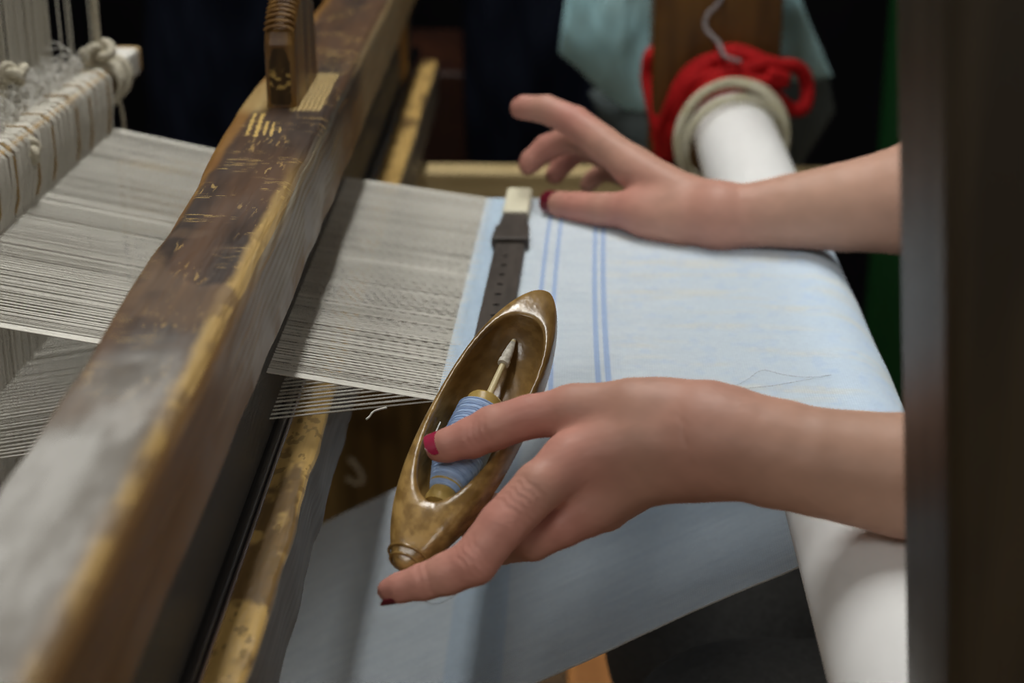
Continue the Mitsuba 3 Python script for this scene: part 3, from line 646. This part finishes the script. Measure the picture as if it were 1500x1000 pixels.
obj('shuttle__spindle__tip', bob(lathe([(.42 * HL, .0016), (.425 * HL, .0027), (.455 * HL, .0027), (.46 * HL, .0021), (.485 * HL, .0024), (.56 * HL, .0017), (.61 * HL, .0008)])), 'mat_tipwrap', 40, 'white wrapped spindle tip')
ythread = [to_s((-.10 * HL, -.0140, .0035)), to_s((-.25 * HL, -.0125, .006)), to_s((-.33 * HL, -.0115, .007))]
obj('shuttle__bobbin__thread', tube(catmull(ythread, 5), .0003, 5), 'mat_fuzz', True, 'yarn end leading to the shuttle eye')
loose = [(-0.0573, 0.5990, 0.7728), (-0.0546, 0.5987, 0.7718), (-0.0512, 0.6007, 0.7711), (-0.0473, 0.6033, 0.7719), (-0.0454, 0.6075, 0.7714)]
obj('shuttle__bobbin__loose_yarn', tube(catmull(loose, 5), .00012, 4), 'mat_thread_grey', True)

# ------------------------------------------------------------------ the weaver
def make_hand(palm, fingers, kp=.008, kf=.0065):
    def fn(p):
        base = None
        for c in palm:
            e = chain_d(p, c, .0012); base = e if base is None else smin(base, e, kp)
        d = base
        for c in fingers:
            e = smin(base, chain_d(p, c, .0015), kf); d = smin(d, e, .0012)
        return d
    allp = np.array([q for c in palm + fingers for q in c])
    lo, hi = (allp[:, :3] - allp[:, 3:]).min(0) - .006, (allp[:, :3] + allp[:, 3:]).max(0) + .006
    return fn, lo, hi
# near hand (left), holding the shuttle
nA = (0.1554, 0.6069, 0.8235, 0.0244); nB = (0.1288, 0.6103, 0.8264, 0.0235); nC = (0.0980, 0.6154, 0.8288, 0.0207); nD = (0.0691, 0.6228, 0.8315, 0.0190); nD2 = (0.0628, 0.6432, 0.8267, 0.0174); nW = (0.0561, 0.6294, 0.8304, 0.0181)
palmN = [
    [nA, nB, nC, nD, nW],
    [nW, (0.0343, 0.6378, 0.8377, 0.0127), (0.0039, 0.6450, 0.8372, 0.0095)],
    [nW, (0.0289, 0.6318, 0.8282, 0.0171), (0.0008, 0.6264, 0.8223, 0.0116)],
    [nW, (0.0264, 0.6314, 0.8162, 0.0150), (0.0077, 0.6242, 0.8046, 0.0111)],
    [nW, (0.0300, 0.6497, 0.8076, 0.0131), (0.0145, 0.6461, 0.7939, 0.0103)],
    [nW, (0.0367, 0.6682, 0.7991, 0.0123), (0.0208, 0.6672, 0.7869, 0.0097)],
    [(0.0801, 0.6234, 0.8293, 0.0190), (0.0667, 0.6262, 0.8323, 0.0186), (0.0534, 0.6335, 0.8360, 0.0151), (0.0412, 0.6384, 0.8388, 0.0127), (0.0261, 0.6405, 0.8400, 0.0105)],
]
thumbN = [(0.0261, 0.6398, 0.8382, 0.0111), (-0.0017, 0.6454, 0.8360, 0.0101), (-0.0171, 0.6469, 0.8330, 0.0090), (-0.0321, 0.6465, 0.8277, 0.0093), (-0.0411, 0.6456, 0.8236, 0.0085), (-0.0510, 0.6451, 0.8203, 0.0071), (-0.0545, 0.6455, 0.8188, 0.0057)]
indexN = [(0.0008, 0.6264, 0.8223, 0.0110), (-0.0121, 0.6151, 0.8165, 0.0103), (-0.0267, 0.6045, 0.8041, 0.0097), (-0.0374, 0.5973, 0.7919, 0.0094), (-0.0480, 0.5970, 0.7864, 0.0084), (-0.0576, 0.5973, 0.7824, 0.0073), (-0.0672, 0.5978, 0.7792, 0.0060), (-0.0714, 0.5982, 0.7779, 0.0049)]
middleN = [(0.0077, 0.6240, 0.8041, 0.0111), (-0.0024, 0.6191, 0.7978, 0.0091), (-0.0148, 0.6189, 0.7902, 0.0080), (-0.0280, 0.6346, 0.7792, 0.0074), (-0.0394, 0.6595, 0.7726, 0.0068), (-0.0447, 0.6734, 0.7704, 0.0057)]
ringN = [(0.0145, 0.6461, 0.7939, 0.0097), (-0.0011, 0.6445, 0.7858, 0.0080), (-0.0142, 0.6520, 0.7785, 0.0073), (-0.0267, 0.6729, 0.7727, 0.0069), (-0.0334, 0.6883, 0.7716, 0.0058)]
pinkyN = [(0.0208, 0.6672, 0.7869, 0.0089), (0.0077, 0.6696, 0.7776, 0.0071), (-0.0027, 0.6761, 0.7732, 0.0066), (-0.0151, 0.6922, 0.7717, 0.0061), (-0.0200, 0.7009, 0.7725, 0.0050)]
fnN, loN, hiN = make_hand(palmN, [thumbN, indexN, middleN, ringN, pinkyN])
# far hand (right), thumb resting on the cloth, fingers spread in the air
fA = (0.2237, 0.9765, 0.8428, 0.0352); fB = (0.1930, 0.9777, 0.8321, 0.0310); fB2 = (0.1618, 0.9811, 0.8271, 0.0259); fC = (0.1319, 0.9849, 0.8231, 0.0216); fD = (0.1063, 0.9869, 0.8197, 0.0184); fW = (0.0883, 0.9898, 0.8178, 0.0160)
palmF = [
    [fA, fB, fB2, fC, fD, fW],
    [fW, (0.0681, 0.9946, 0.8156, 0.0140), (0.0398, 1.0084, 0.8151, 0.0121)],
    [fW, (0.0665, 1.0061, 0.8235, 0.0150), (0.0370, 1.0332, 0.8356, 0.0119)],
    [fW, (0.0697, 1.0239, 0.8193, 0.0135), (0.0456, 1.0611, 0.8237, 0.0114)],
    [fW, (0.0730, 1.0379, 0.8108, 0.0120), (0.0511, 1.0820, 0.8107, 0.0107)],
    [fW, (0.0759, 1.0461, 0.8040, 0.0104), (0.0552, 1.0970, 0.7991, 0.0091)],
    [(0.0662, 0.9959, 0.8135, 0.0141), (0.0458, 1.0015, 0.8133, 0.0116)],
]
thumbF = [(0.0601, 0.9982, 0.8145, 0.0137), (0.0378, 1.0123, 0.8144, 0.0122), (0.0191, 1.0233, 0.8114, 0.0106), (0.0043, 1.0349, 0.8096, 0.0095), (-0.0087, 1.0447, 0.8084, 0.0082), (-0.0148, 1.0505, 0.8075, 0.0061)]
indexF = [(0.0400, 1.0307, 0.8346, 0.0119), (0.0188, 1.0493, 0.8462, 0.0112), (0.0002, 1.0655, 0.8566, 0.0104), (-0.0183, 1.0756, 0.8625, 0.0092), (-0.0325, 1.0814, 0.8623, 0.0079), (-0.0352, 1.0820, 0.8613, 0.0070)]
middleF = [(0.0456, 1.0611, 0.8237, 0.0114), (0.0173, 1.0897, 0.8341, 0.0098), (-0.0029, 1.1047, 0.8361, 0.0090), (-0.0187, 1.1078, 0.8291, 0.0086), (-0.0286, 1.1062, 0.8201, 0.0077), (-0.0308, 1.1050, 0.8171, 0.0064)]
ringF = [(0.0511, 1.0820, 0.8107, 0.0103), (0.0247, 1.1127, 0.8208, 0.0091), (0.0050, 1.1263, 0.8246, 0.0083), (-0.0069, 1.1264, 0.8150, 0.0079), (-0.0132, 1.1229, 0.8063, 0.0065)]
pinkyF = [(0.0552, 1.0970, 0.7991, 0.0086), (0.0368, 1.1264, 0.8049, 0.0079), (0.0212, 1.1372, 0.8066, 0.0070), (0.0129, 1.1365, 0.8000, 0.0061), (0.0092, 1.1347, 0.7956, 0.0052)]
fnF, loF, hiF = make_hand(palmF, [thumbF, indexF, middleF, ringF, pinkyF])
def elbow(a, b, L):
    a, b = np.array(a), np.array(b); d = (a - b)[:3]; d /= np.linalg.norm(d); return a[:3] + d * L
eN = np.array([0.300, 0.575, 0.800]); eF = np.array([0.345, 0.960, 0.875])
sN = np.array([0.450, 0.745, 1.050]); sF = np.array([0.450, 1.075, 1.050])
v4 = lambda p, r: (*np.asarray(p, float), r)
def torso_d(p):
    q = (p - np.array([0.50, 0.91, 0.86])) / np.array([0.105, 0.155, 0.24]); d = (np.linalg.norm(q, axis=-1) - 1) * .105
    d = smin(d, cone_d(p, v4((.455, .78, 1.055), .052), v4((.455, 1.04, 1.055), .052)), .05)
    d = smin(d, cone_d(p, v4((.53, .83, .60), .10), v4((.53, .99, .60), .10)), .06)
    return d
def body_d(p):
    d = torso_d(p)
    d = smin(d, cone_d(p, v4((.44, .91, 1.09), .047), v4((.405, .91, 1.19), .045)), .04)
    h = (p - np.array([0.385, .91, 1.275])) / np.array([.092, .074, .112]); hd = (np.linalg.norm(h, axis=-1) - 1) * .074
    hd = smin(hd, cone_d(p, v4((.335, .91, 1.20), .035), v4((.36, .91, 1.215), .05)), .03)
    hd = smin(hd, cone_d(p, v4((.292, .91, 1.285), .008), v4((.279, .91, 1.258), .012)), .012)
    for s in (-1, 1): hd = smin(hd, cone_d(p, v4((.395, .91 + s * .074, 1.285), .011), v4((.398, .91 + s * .077, 1.255), .008)), .008)
    d = smin(d, hd, .02)
    for s_, e_, n_ in ((sN, eN, nA), (sF, eF, fA)):
        d = smin(d, cone_d(p, v4(s_, .047), v4(e_, .037)), .03)
        d = smin(d, cone_d(p, v4(e_, .036), n_), .012)
    for s in (-1, 1):
        d = smin(d, cone_d(p, v4((.53, .91 + s * .085, .59), .085), v4((.10, .91 + s * .075, .53), .056)), .03)
        d = smin(d, cone_d(p, v4((.10, .91 + s * .075, .53), .056), v4((.16, .91 + s * .075, .10), .036)), .03)
        d = smin(d, cone_d(p, v4((.17, .91 + s * .075, .055), .036), v4((.03, .91 + s * .075, .035), .028)), .02)
    return d
coarse = mesh_sdf(body_d, (-.02, .50, -.01), (.68, 1.17, 1.42), .0085, 4)
handN = mesh_sdf(fnN, loN, hiN, .0013, 14)
handF = mesh_sdf(fnF, loF, hiF, .0019, 10)
skin = tri(man(fix(handN)) + man(fix(handF)) + man(fix(coarse)))
V = np.array(skin.vertices)
def near(pts, s):
    w = np.zeros(len(V))
    for q in pts: w = np.maximum(w, np.exp(-((np.linalg.norm(V - np.array(q[:3]), axis=1) / s)**2)))
    return w
VN = np.array(trimesh.Trimesh(V, np.array(skin.faces), process=False).vertex_normals)
def crease(c, d, depth, w, R):
    global V
    c = np.array(c[:3]); d = np.array(d, float); d /= np.linalg.norm(d); r = V - c; t = r @ d
    t = t + .0006 * np.sin(np.linalg.norm(r, axis=1) * 900)
    V = V - VN * (depth * np.exp(-(t / w)**2) * np.exp(-(np.linalg.norm(r, axis=1) / R)**4))[:, None]
dd = lambda a, b: np.array(b[:3]) - np.array(a[:3])
for o_ in (-.0042, -.0014, .0014, .0040): crease(np.array((-0.0389, 0.6325, 0.8310)) + o_ * dd(thumbN[2], thumbN[5]) / np.linalg.norm(dd(thumbN[2], thumbN[5])), dd(thumbN[2], thumbN[5]), .0005, .0007, .010)
for o_ in (-.006, -.003, 0, .003, .006): crease(np.array((-0.0166, 0.6010, 0.8165)) + o_ * dd(indexN[0], indexN[2]) / np.linalg.norm(dd(indexN[0], indexN[2])), dd(indexN[0], indexN[2]), .0005, .0008, .012)
for o_ in (-.004, -.0015, .0015, .004): crease(np.array((-0.0379, 0.5879, 0.7981)) + o_ * dd(indexN[2], indexN[5]) / np.linalg.norm(dd(indexN[2], indexN[5])), dd(indexN[2], indexN[5]), .0004, .0007, .010)
for o_ in (-.002, .0015): crease(np.array((-0.0566, 0.5932, 0.7859)) + o_ * dd(indexN[4], indexN[6]) / np.linalg.norm(dd(indexN[4], indexN[6])), dd(indexN[4], indexN[6]), .0004, .0007, .008)
for px_ in ((0.0447, 0.6132, 0.8397),): crease(px_, (1, 0, .25), .0003, .0012, .014)
nzv = npfbm(V * 75 + 3, 3) - .5; V = V + VN * (nzv * .0006 * (V[:, 0] < .30))[:, None]
skin = trimesh.Trimesh(V, np.array(skin.faces), process=False)
base = np.array([0.50, 0.275, 0.208]); red = np.array([0.52, 0.205, 0.172]); pale = np.array([0.60, 0.385, 0.275])
fb = npfbm(V * 60, 3)[:, None]; fb2 = npfbm(V * 190 + 5, 4)[:, None]
col = base * (0.84 + 0.26 * fb) * (0.90 + .18 * fb2)
redw = np.maximum(near([indexN[3], indexN[2], thumbN[2], thumbN[4], middleN[1], indexF[2], thumbF[1], thumbF[3], middleF[3], ringF[3], palmN[2][2], nW, fW], .020), near(indexN[5:] + thumbN[5:] + indexF[4:] + middleF[4:] + ringF[3:], .012))[:, None]
col = col * (1 - .75 * redw) + red * (0.95 + .1 * fb2) * .75 * redw
pw = near([nB, nA, fB, fA, fB2], .05)[:, None]
col = col * (1 - .5 * pw) + pale * .5 * pw
tag('person', 'weaver with dark red nails, one hand holding the shuttle, the other spread over the cloth', 'person')
obj('person__body', skin, 'mat_skin', True, 'bare forearms and hands', color=np.clip(col, 0, 1))
def clip_sdf(fn, add, lo, hi, h, cutfn=None):
    def g(p):
        d = fn(p) - add
        return d if cutfn is None else np.maximum(d, cutfn(p))
    return mesh_sdf(g, lo, hi, h, 4)
def shirt_d(p):
    d = torso_d(p)
    for s_, e_ in ((sN, eN), (sF, eF)): d = smin(d, cone_d(p, v4(s_, .048), v4(s_ + (e_ - s_) * .8, .041)), .03)
    return d
obj('person__shirt', clip_sdf(shirt_d, .008, (.28, .52, .60), (.68, 1.2, 1.16), .0085, lambda p: np.maximum(.62 - p[..., 2], p[..., 2] - 1.115)), 'mat_shirt', True, 'dark short sleeved shirt')
def legs_d(p):
    d = cone_d(p, v4((.53, .83, .60), .105), v4((.53, .99, .60), .105))
    for s in (-1, 1):
        d = smin(d, cone_d(p, v4((.53, .91 + s * .085, .59), .088), v4((.10, .91 + s * .075, .53), .062)), .03)
        d = smin(d, cone_d(p, v4((.10, .91 + s * .075, .53), .062), v4((.16, .91 + s * .075, .12), .046)), .03)
    return d
obj('person__trousers', clip_sdf(legs_d, .007, (-.02, .66, .06), (.70, 1.16, .75), .0085, lambda p: np.maximum(.085 - p[..., 2], p[..., 2] - .70)), 'mat_trousers', True, 'black woven trousers')
for i, s in enumerate((-1, 1)):
    def shoe_d(p, s=s): return np.maximum(smin(cone_d(p, v4((.18, .91 + s * .075, .05), .046), v4((.02, .91 + s * .075, .034), .036)), cone_d(p, v4((.17, .91 + s * .075, .05), .044), v4((.17, .91 + s * .075, .10), .044)), .02), .001 - p[..., 2])
    obj(numbered('person__shoe', i), mesh_sdf(shoe_d, (-.04, .91 + s * .075 - .06, -.006), (.25, .91 + s * .075 + .06, .16), .006, 3), 'mat_shoe', True)
def hair_d(p):
    h = (p - np.array([0.395, .91, 1.29])) / np.array([.100, .084, .115]); d = (np.linalg.norm(h, axis=-1) - 1) * .084
    d = smin(d, cone_d(p, v4((.45, .91, 1.27), .06), v4((.49, .91, 1.12), .03)), .03)
    return np.maximum(d, -(np.linalg.norm((p - np.array([.315, .91, 1.255])) / np.array([.075, .065, .085]), axis=-1) - 1) * .06)
obj('person__hair', mesh_sdf(hair_d, (.27, .80, 1.05), (.55, 1.02, 1.43), .006, 3), 'mat_hair', True, 'dark hair tied back')
for i, s in enumerate((-1, 1)):
    e = trimesh.creation.icosphere(2, .011); e.apply_translation([.308, .91 + s * .031, 1.290]); obj(numbered('person__eye', i), e, 'mat_eye', True)
def nail(a, b, normal, r, w_ang, ln, b_mat, key, back=0.35):
    """curved nail plate on a finger tip: from a (joint) towards b (tip centre, radius r)"""
    a, b = np.array(a[:3]), np.array(b[:3]); d = b - a; d /= np.linalg.norm(d)
    n = np.array(normal, float); n -= d * (n @ d); n /= np.linalg.norm(n); s = np.cross(d, n)
    o = b - d * ln * back
    nu, nv_ = 13, 13; V0, V1 = [], []
    for v_ in np.linspace(0, 1, nv_):
        f = 1 - .55 * max(0, (v_ - .72) / .28)**2 - .30 * max(0, (.25 - v_) / .25)**2
        for u in np.linspace(-1, 1, nu):
            t = u * w_ang * f; drop = .10 * r * (v_**2)
            for Vx, R in ((V0, r * 1.0), (V1, r * 1.10)):
                Vx.append(o + d * (v_ * ln) + (n * math.cos(t) + s * math.sin(t)) * R - n * drop * 1.2)
    V0, V1 = np.array(V0), np.array(V1)
    i, j = np.meshgrid(np.arange(nv_ - 1), np.arange(nu - 1), indexing='ij')
    q = np.stack([i * nu + j, (i + 1) * nu + j, (i + 1) * nu + j + 1, i * nu + j + 1], -1).reshape(-1, 4); N = nu * nv_
    ring = np.concatenate([np.arange(nu), np.arange(1, nv_) * nu + nu - 1, (nv_ - 1) * nu + np.arange(nu - 2, -1, -1), np.arange(nv_ - 2, 0, -1) * nu]); r2 = np.roll(ring, -1)
    q = np.vstack([q[:, ::-1], q + N, np.column_stack([ring, ring + N, r2 + N, r2])])
    m = trimesh.Trimesh(np.vstack([V0, V1]), np.vstack([q[:, [0, 1, 2]], q[:, [0, 2, 3]]]), process=False); m.fix_normals()
    obj(key, m, b_mat, 50, 'dark red varnished nail')
toc = lambda q: CAM - np.array(q[:3])
nail(thumbN[4], thumbN[6], toc(thumbN[5]) / .7 + np.array([-.2, 0, 1.5]), thumbN[5][3] * .93, 1.0, .0130, 'mat_nail', 'person__fingernail', .66)
nail(indexN[5], indexN[7], np.array([0, -.35, -1.0]), indexN[6][3] * .92, 1.0, .0115, 'mat_nail_dark', 'person__fingernail_001', .62)
nail(thumbF[3], thumbF[5], toc(thumbF[5]) + np.array([-.2, 0, .35]), thumbF[4][3] * .92, 1.1, .0115, 'mat_nail_dark', 'person__fingernail_002', .72)
nail(indexF[3], indexF[5], np.array([-.1, .75, .65]), indexF[4][3] * .93, 1.0, .011, 'mat_nail_dark', 'person__fingernail_003', .62)
nail(middleF[3], middleF[5], np.array([-.3, 1, -.2]), middleF[4][3] * .93, 1.0, .011, 'mat_nail_dark', 'person__fingernail_004', .62)
tag('weaving_bench', 'plain wooden bench the weaver sits on', 'bench')
obj('weaving_bench__seat', rbox(.42, .70, .55, 1.27, .455, .49, .004), 'mat_pine')
for i, y in enumerate((.60, 1.19)): obj(numbered('weaving_bench__leg', i), rbox(.45, .67, y, y + .03, 0, .455, .003), 'mat_pine')

# ------------------------------------------------------------------ far end of the beam: red yarn, cream band, hanging thread
red_paths = [
    [(0.0950, 1.4750, 0.7587), (0.0796, 1.4603, 0.7499), (0.0704, 1.4663, 0.7666), (0.0670, 1.4768, 0.7944), (0.0638, 1.4830, 0.8111), (0.0721, 1.4772, 0.8231), (0.0922, 1.4688, 0.8273), (0.1011, 1.4667, 0.8207)],
    [(0.0804, 1.4627, 0.7278), (0.0772, 1.4526, 0.7578), (0.0834, 1.4415, 0.7845), (0.0941, 1.4403, 0.8084), (0.1135, 1.4356, 0.8223), (0.1327, 1.4250, 0.8206), (0.1472, 1.4204, 0.8072)],
    [(0.0743, 1.4646, 0.7334), (0.0717, 1.4643, 0.7610), (0.0673, 1.4705, 0.7777), (0.0628, 1.4788, 0.8000), (0.0681, 1.4750, 0.8176), (0.0864, 1.4674, 0.8240)],
    [(0.0871, 1.4473, 0.7712), (0.0914, 1.4361, 0.7975), (0.1078, 1.4330, 0.8159), (0.1278, 1.4378, 0.8266), (0.1480, 1.4375, 0.8239), (0.1711, 1.4363, 0.8186), (0.1897, 1.4459, 0.8138), (0.1982, 1.4510, 0.7981), (0.1961, 1.4447, 0.7817), (0.1856, 1.4433, 0.7790), (0.1727, 1.4360, 0.7894), (0.1598, 1.4298, 0.8024)],
    [(0.0974, 1.4322, 0.7867), (0.1130, 1.4181, 0.8045), (0.1358, 1.4210, 0.8099), (0.1529, 1.4207, 0.8072), (0.1770, 1.4319, 0.8062), (0.1614, 1.4234, 0.8136)],
    [(0.0895, 1.4366, 0.7708), (0.0915, 1.4340, 0.7921), (0.1022, 1.4291, 0.8062), (0.1243, 1.4220, 0.8136), (0.1442, 1.4244, 0.8179), (0.1596, 1.4365, 0.8202), (0.1402, 1.4492, 0.8274), (0.1208, 1.4585, 0.8254)],
    [(0.0828, 1.4541, 0.7332), (0.0844, 1.4420, 0.7575), (0.0923, 1.4387, 0.7763), (0.1081, 1.4248, 0.7943), (0.1244, 1.4180, 0.8029), (0.1444, 1.4199, 0.8062), (0.1656, 1.4280, 0.7970)],
    [(0.0762, 1.4619, 0.7261), (0.0742, 1.4688, 0.7446), (0.0794, 1.4646, 0.7610), (0.0869, 1.4515, 0.7822), (0.0983, 1.4374, 0.8002)],
]
red = [tube(catmull(p, 8), .0064, 9) for p in red_paths]
obj('red_yarn', cat(red), 'mat_redyarn', True, 'bundle of thick red yarn looped over the far end of the white beam', 'yarn')
bd = []
for q, (r_, yy_, dz_) in enumerate([(.0430, 1.385, .002), (.0465, 1.392, .000), (.0410, 1.372, -.001)]):
    aa = np.linspace(0, 2 * np.pi, 41)[:-1]
    bd.append(tube(np.column_stack([BX - .003 + r_ * 1.0 * np.cos(aa), yy_ + .014 * np.sin(aa + q), BZ + dz_ + (r_ * 1.0) * np.sin(aa)]), .0036, 8, closed=True))
obj('cream_cord', cat(bd), 'mat_band', True, 'loose cream cord wound around the far end of the white beam under the red yarn', 'cord')
obj('hanging_thread', tube(catmull([(0.1240, 1.4622, 0.8912), (0.1214, 1.4539, 0.8697), (0.1107, 1.4490, 0.8579), (0.1097, 1.4449, 0.8471), (0.1194, 1.4312, 0.8382), (0.1243, 1.4174, 0.8295), (0.1375, 1.4162, 0.8253)], 8), .0021, 6), 'mat_thread_grey', True, 'thin wavy grey thread hanging in front of the brown post', 'thread')

# ------------------------------------------------------------------ dark background
def drape(pts_lo, pts_hi, y, thick, seed, amp=.03, nu=60, nv_=40, f=14):
    """hanging cloth between a top and bottom polyline of (x, z), folded in depth"""
    u = np.linspace(0, 1, nu); v = np.linspace(0, 1, nv_)
    lo = np.array([np.interp(u, np.linspace(0, 1, len(pts_lo)), [p[k] for p in pts_lo]) for k in (0, -1)]).T
    hi = np.array([np.interp(u, np.linspace(0, 1, len(pts_hi)), [p[k] for p in pts_hi]) for k in (0, -1)]).T
    F, Bk = [], []
    for t in v:
        p = hi * (1 - t) + lo * t
        nz = npfbm(np.column_stack([p[:, 0] * f, np.full(nu, seed), p[:, 1] * f * .35]), 4) - .5
        bulge = np.sqrt(np.clip(4 * u * (1 - u), 0, 1)) * np.clip((1 - abs(2 * t - 1)**4), 0.05, 1)
        yf = y - thick * bulge + amp * nz
        F.append(np.column_stack([p[:, 0], yf, p[:, 1]])); Bk.append(np.column_stack([p[:, 0], np.maximum(yf + .004, y + thick * .3 * bulge + amp * nz * .3), p[:, 1]]))
    F, Bk = np.vstack(F), np.vstack(Bk); N = nu * nv_
    i, j = np.meshgrid(np.arange(nv_ - 1), np.arange(nu - 1), indexing='ij')
    q = np.stack([i * nu + j, (i + 1) * nu + j, (i + 1) * nu + j + 1, i * nu + j + 1], -1).reshape(-1, 4)
    ring = np.concatenate([np.arange(nu), np.arange(1, nv_) * nu + nu - 1, (nv_ - 1) * nu + np.arange(nu - 2, -1, -1), np.arange(nv_ - 2, 0, -1) * nu]); r2 = np.roll(ring, -1)
    q = np.vstack([q, q[:, ::-1] + N, np.column_stack([ring, ring + N, r2 + N, r2])[:, ::-1]])
    return trimesh.Trimesh(np.vstack([F, Bk]), np.vstack([q[:, [0, 1, 2]], q[:, [0, 2, 3]]]), process=False)
obj('black_curtain', drape([(-1.9, .03)] * 1 + [(1.9, .03)], [(-1.9, 2.2), (1.9, 2.2)], 2.75, .02, 2, .10, 160, 20, 7), 'mat_blackcloth', True, 'black curtain filling the dark background behind the loom', 'curtain')
obj('pale_blue_cloth', drape([(-0.0162, 1.6200, 0.7893), (0.0048, 1.6200, 0.7730), (0.0281, 1.6200, 0.7500), (0.0481, 1.6200, 0.7368), (0.0875, 1.6200, 0.7338)], [(0.0022, 1.6200, 0.9535), (0.0336, 1.6200, 0.9537), (0.0836, 1.6200, 0.9538)], 1.62, .03, 5, .05), 'mat_palecloth', True, 'pale blue cloth hanging to the left of the brown far post', 'cloth')
obj('grey_cloth_bag', drape([(0.0403, 1.6600, 0.6755), (0.0753, 1.6600, 0.6405), (0.1509, 1.6600, 0.6307), (0.2116, 1.6600, 0.6455), (0.2565, 1.6600, 0.7259)], [(0.0133, 1.6600, 0.7443), (0.0386, 1.6600, 0.7547), (0.1033, 1.6600, 0.8154), (0.1950, 1.6600, 0.8226), (0.2397, 1.6600, 0.7899)], 1.66, .05, 8, .03), 'mat_greybag', True, 'soft dark grey bag hanging behind the red yarn and brown post', 'bag')
obj('blue_grey_cloth', drape([(0.1837, 1.5900, 0.7742), (0.2030, 1.5900, 0.7712), (0.2220, 1.5900, 0.7726), (0.2408, 1.5900, 0.7766)], [(0.1785, 1.5900, 0.8722), (0.1909, 1.5900, 0.8723), (0.2006, 1.5900, 0.8661), (0.2090, 1.5900, 0.8412)], 1.59, .02, 12, .03), 'mat_palecloth', True, 'blue grey cloth hanging to the right of the brown far post', 'cloth')
obj('navy_cloth', drape([(-0.52, .35), (-0.36, .35)], [(-0.50, 1.3), (-0.33, 1.3)], 2.0, .06, 15, .08), 'mat_navy', True, 'dark navy cloth hanging behind the beater grip', 'cloth')
obj('navy_cloth_001', drape([(-0.13, .42), (0.05, .42)], [(-0.16, 1.3), (0.05, 1.3)], 2.1, .06, 17, .08), 'mat_navy', True, 'dark navy cloth hanging behind the fingers of the raised far hand', 'cloth')
obj('green_pole', rbox(0.352, 0.402, 1.90, 1.95, 0, 1.6, .006), 'mat_green', 30, 'dark green upright pole in the background beside the dark near post', 'pole')
obj('green_bundle', mesh_sdf(lambda p: (np.linalg.norm((p - np.array([-.585, 1.9, 1.0])) / np.array([.06, .05, .09]), axis=-1) - 1) * .05 + .02 * (npfbm(p * 25, 3) - .5), (-.68, 1.8, .86), (-.49, 2.0, 1.14), .008, 2), 'mat_green', True, 'dark green bundle in the background behind the string heddles', 'bundle')
obj('red_brown_chest', rbox(-0.24, 0.0, 2.15, 2.45, 0.0, 0.66, .006), 'mat_redwood', 30, 'dark red brown wooden chest in the background behind the far hand', 'chest')
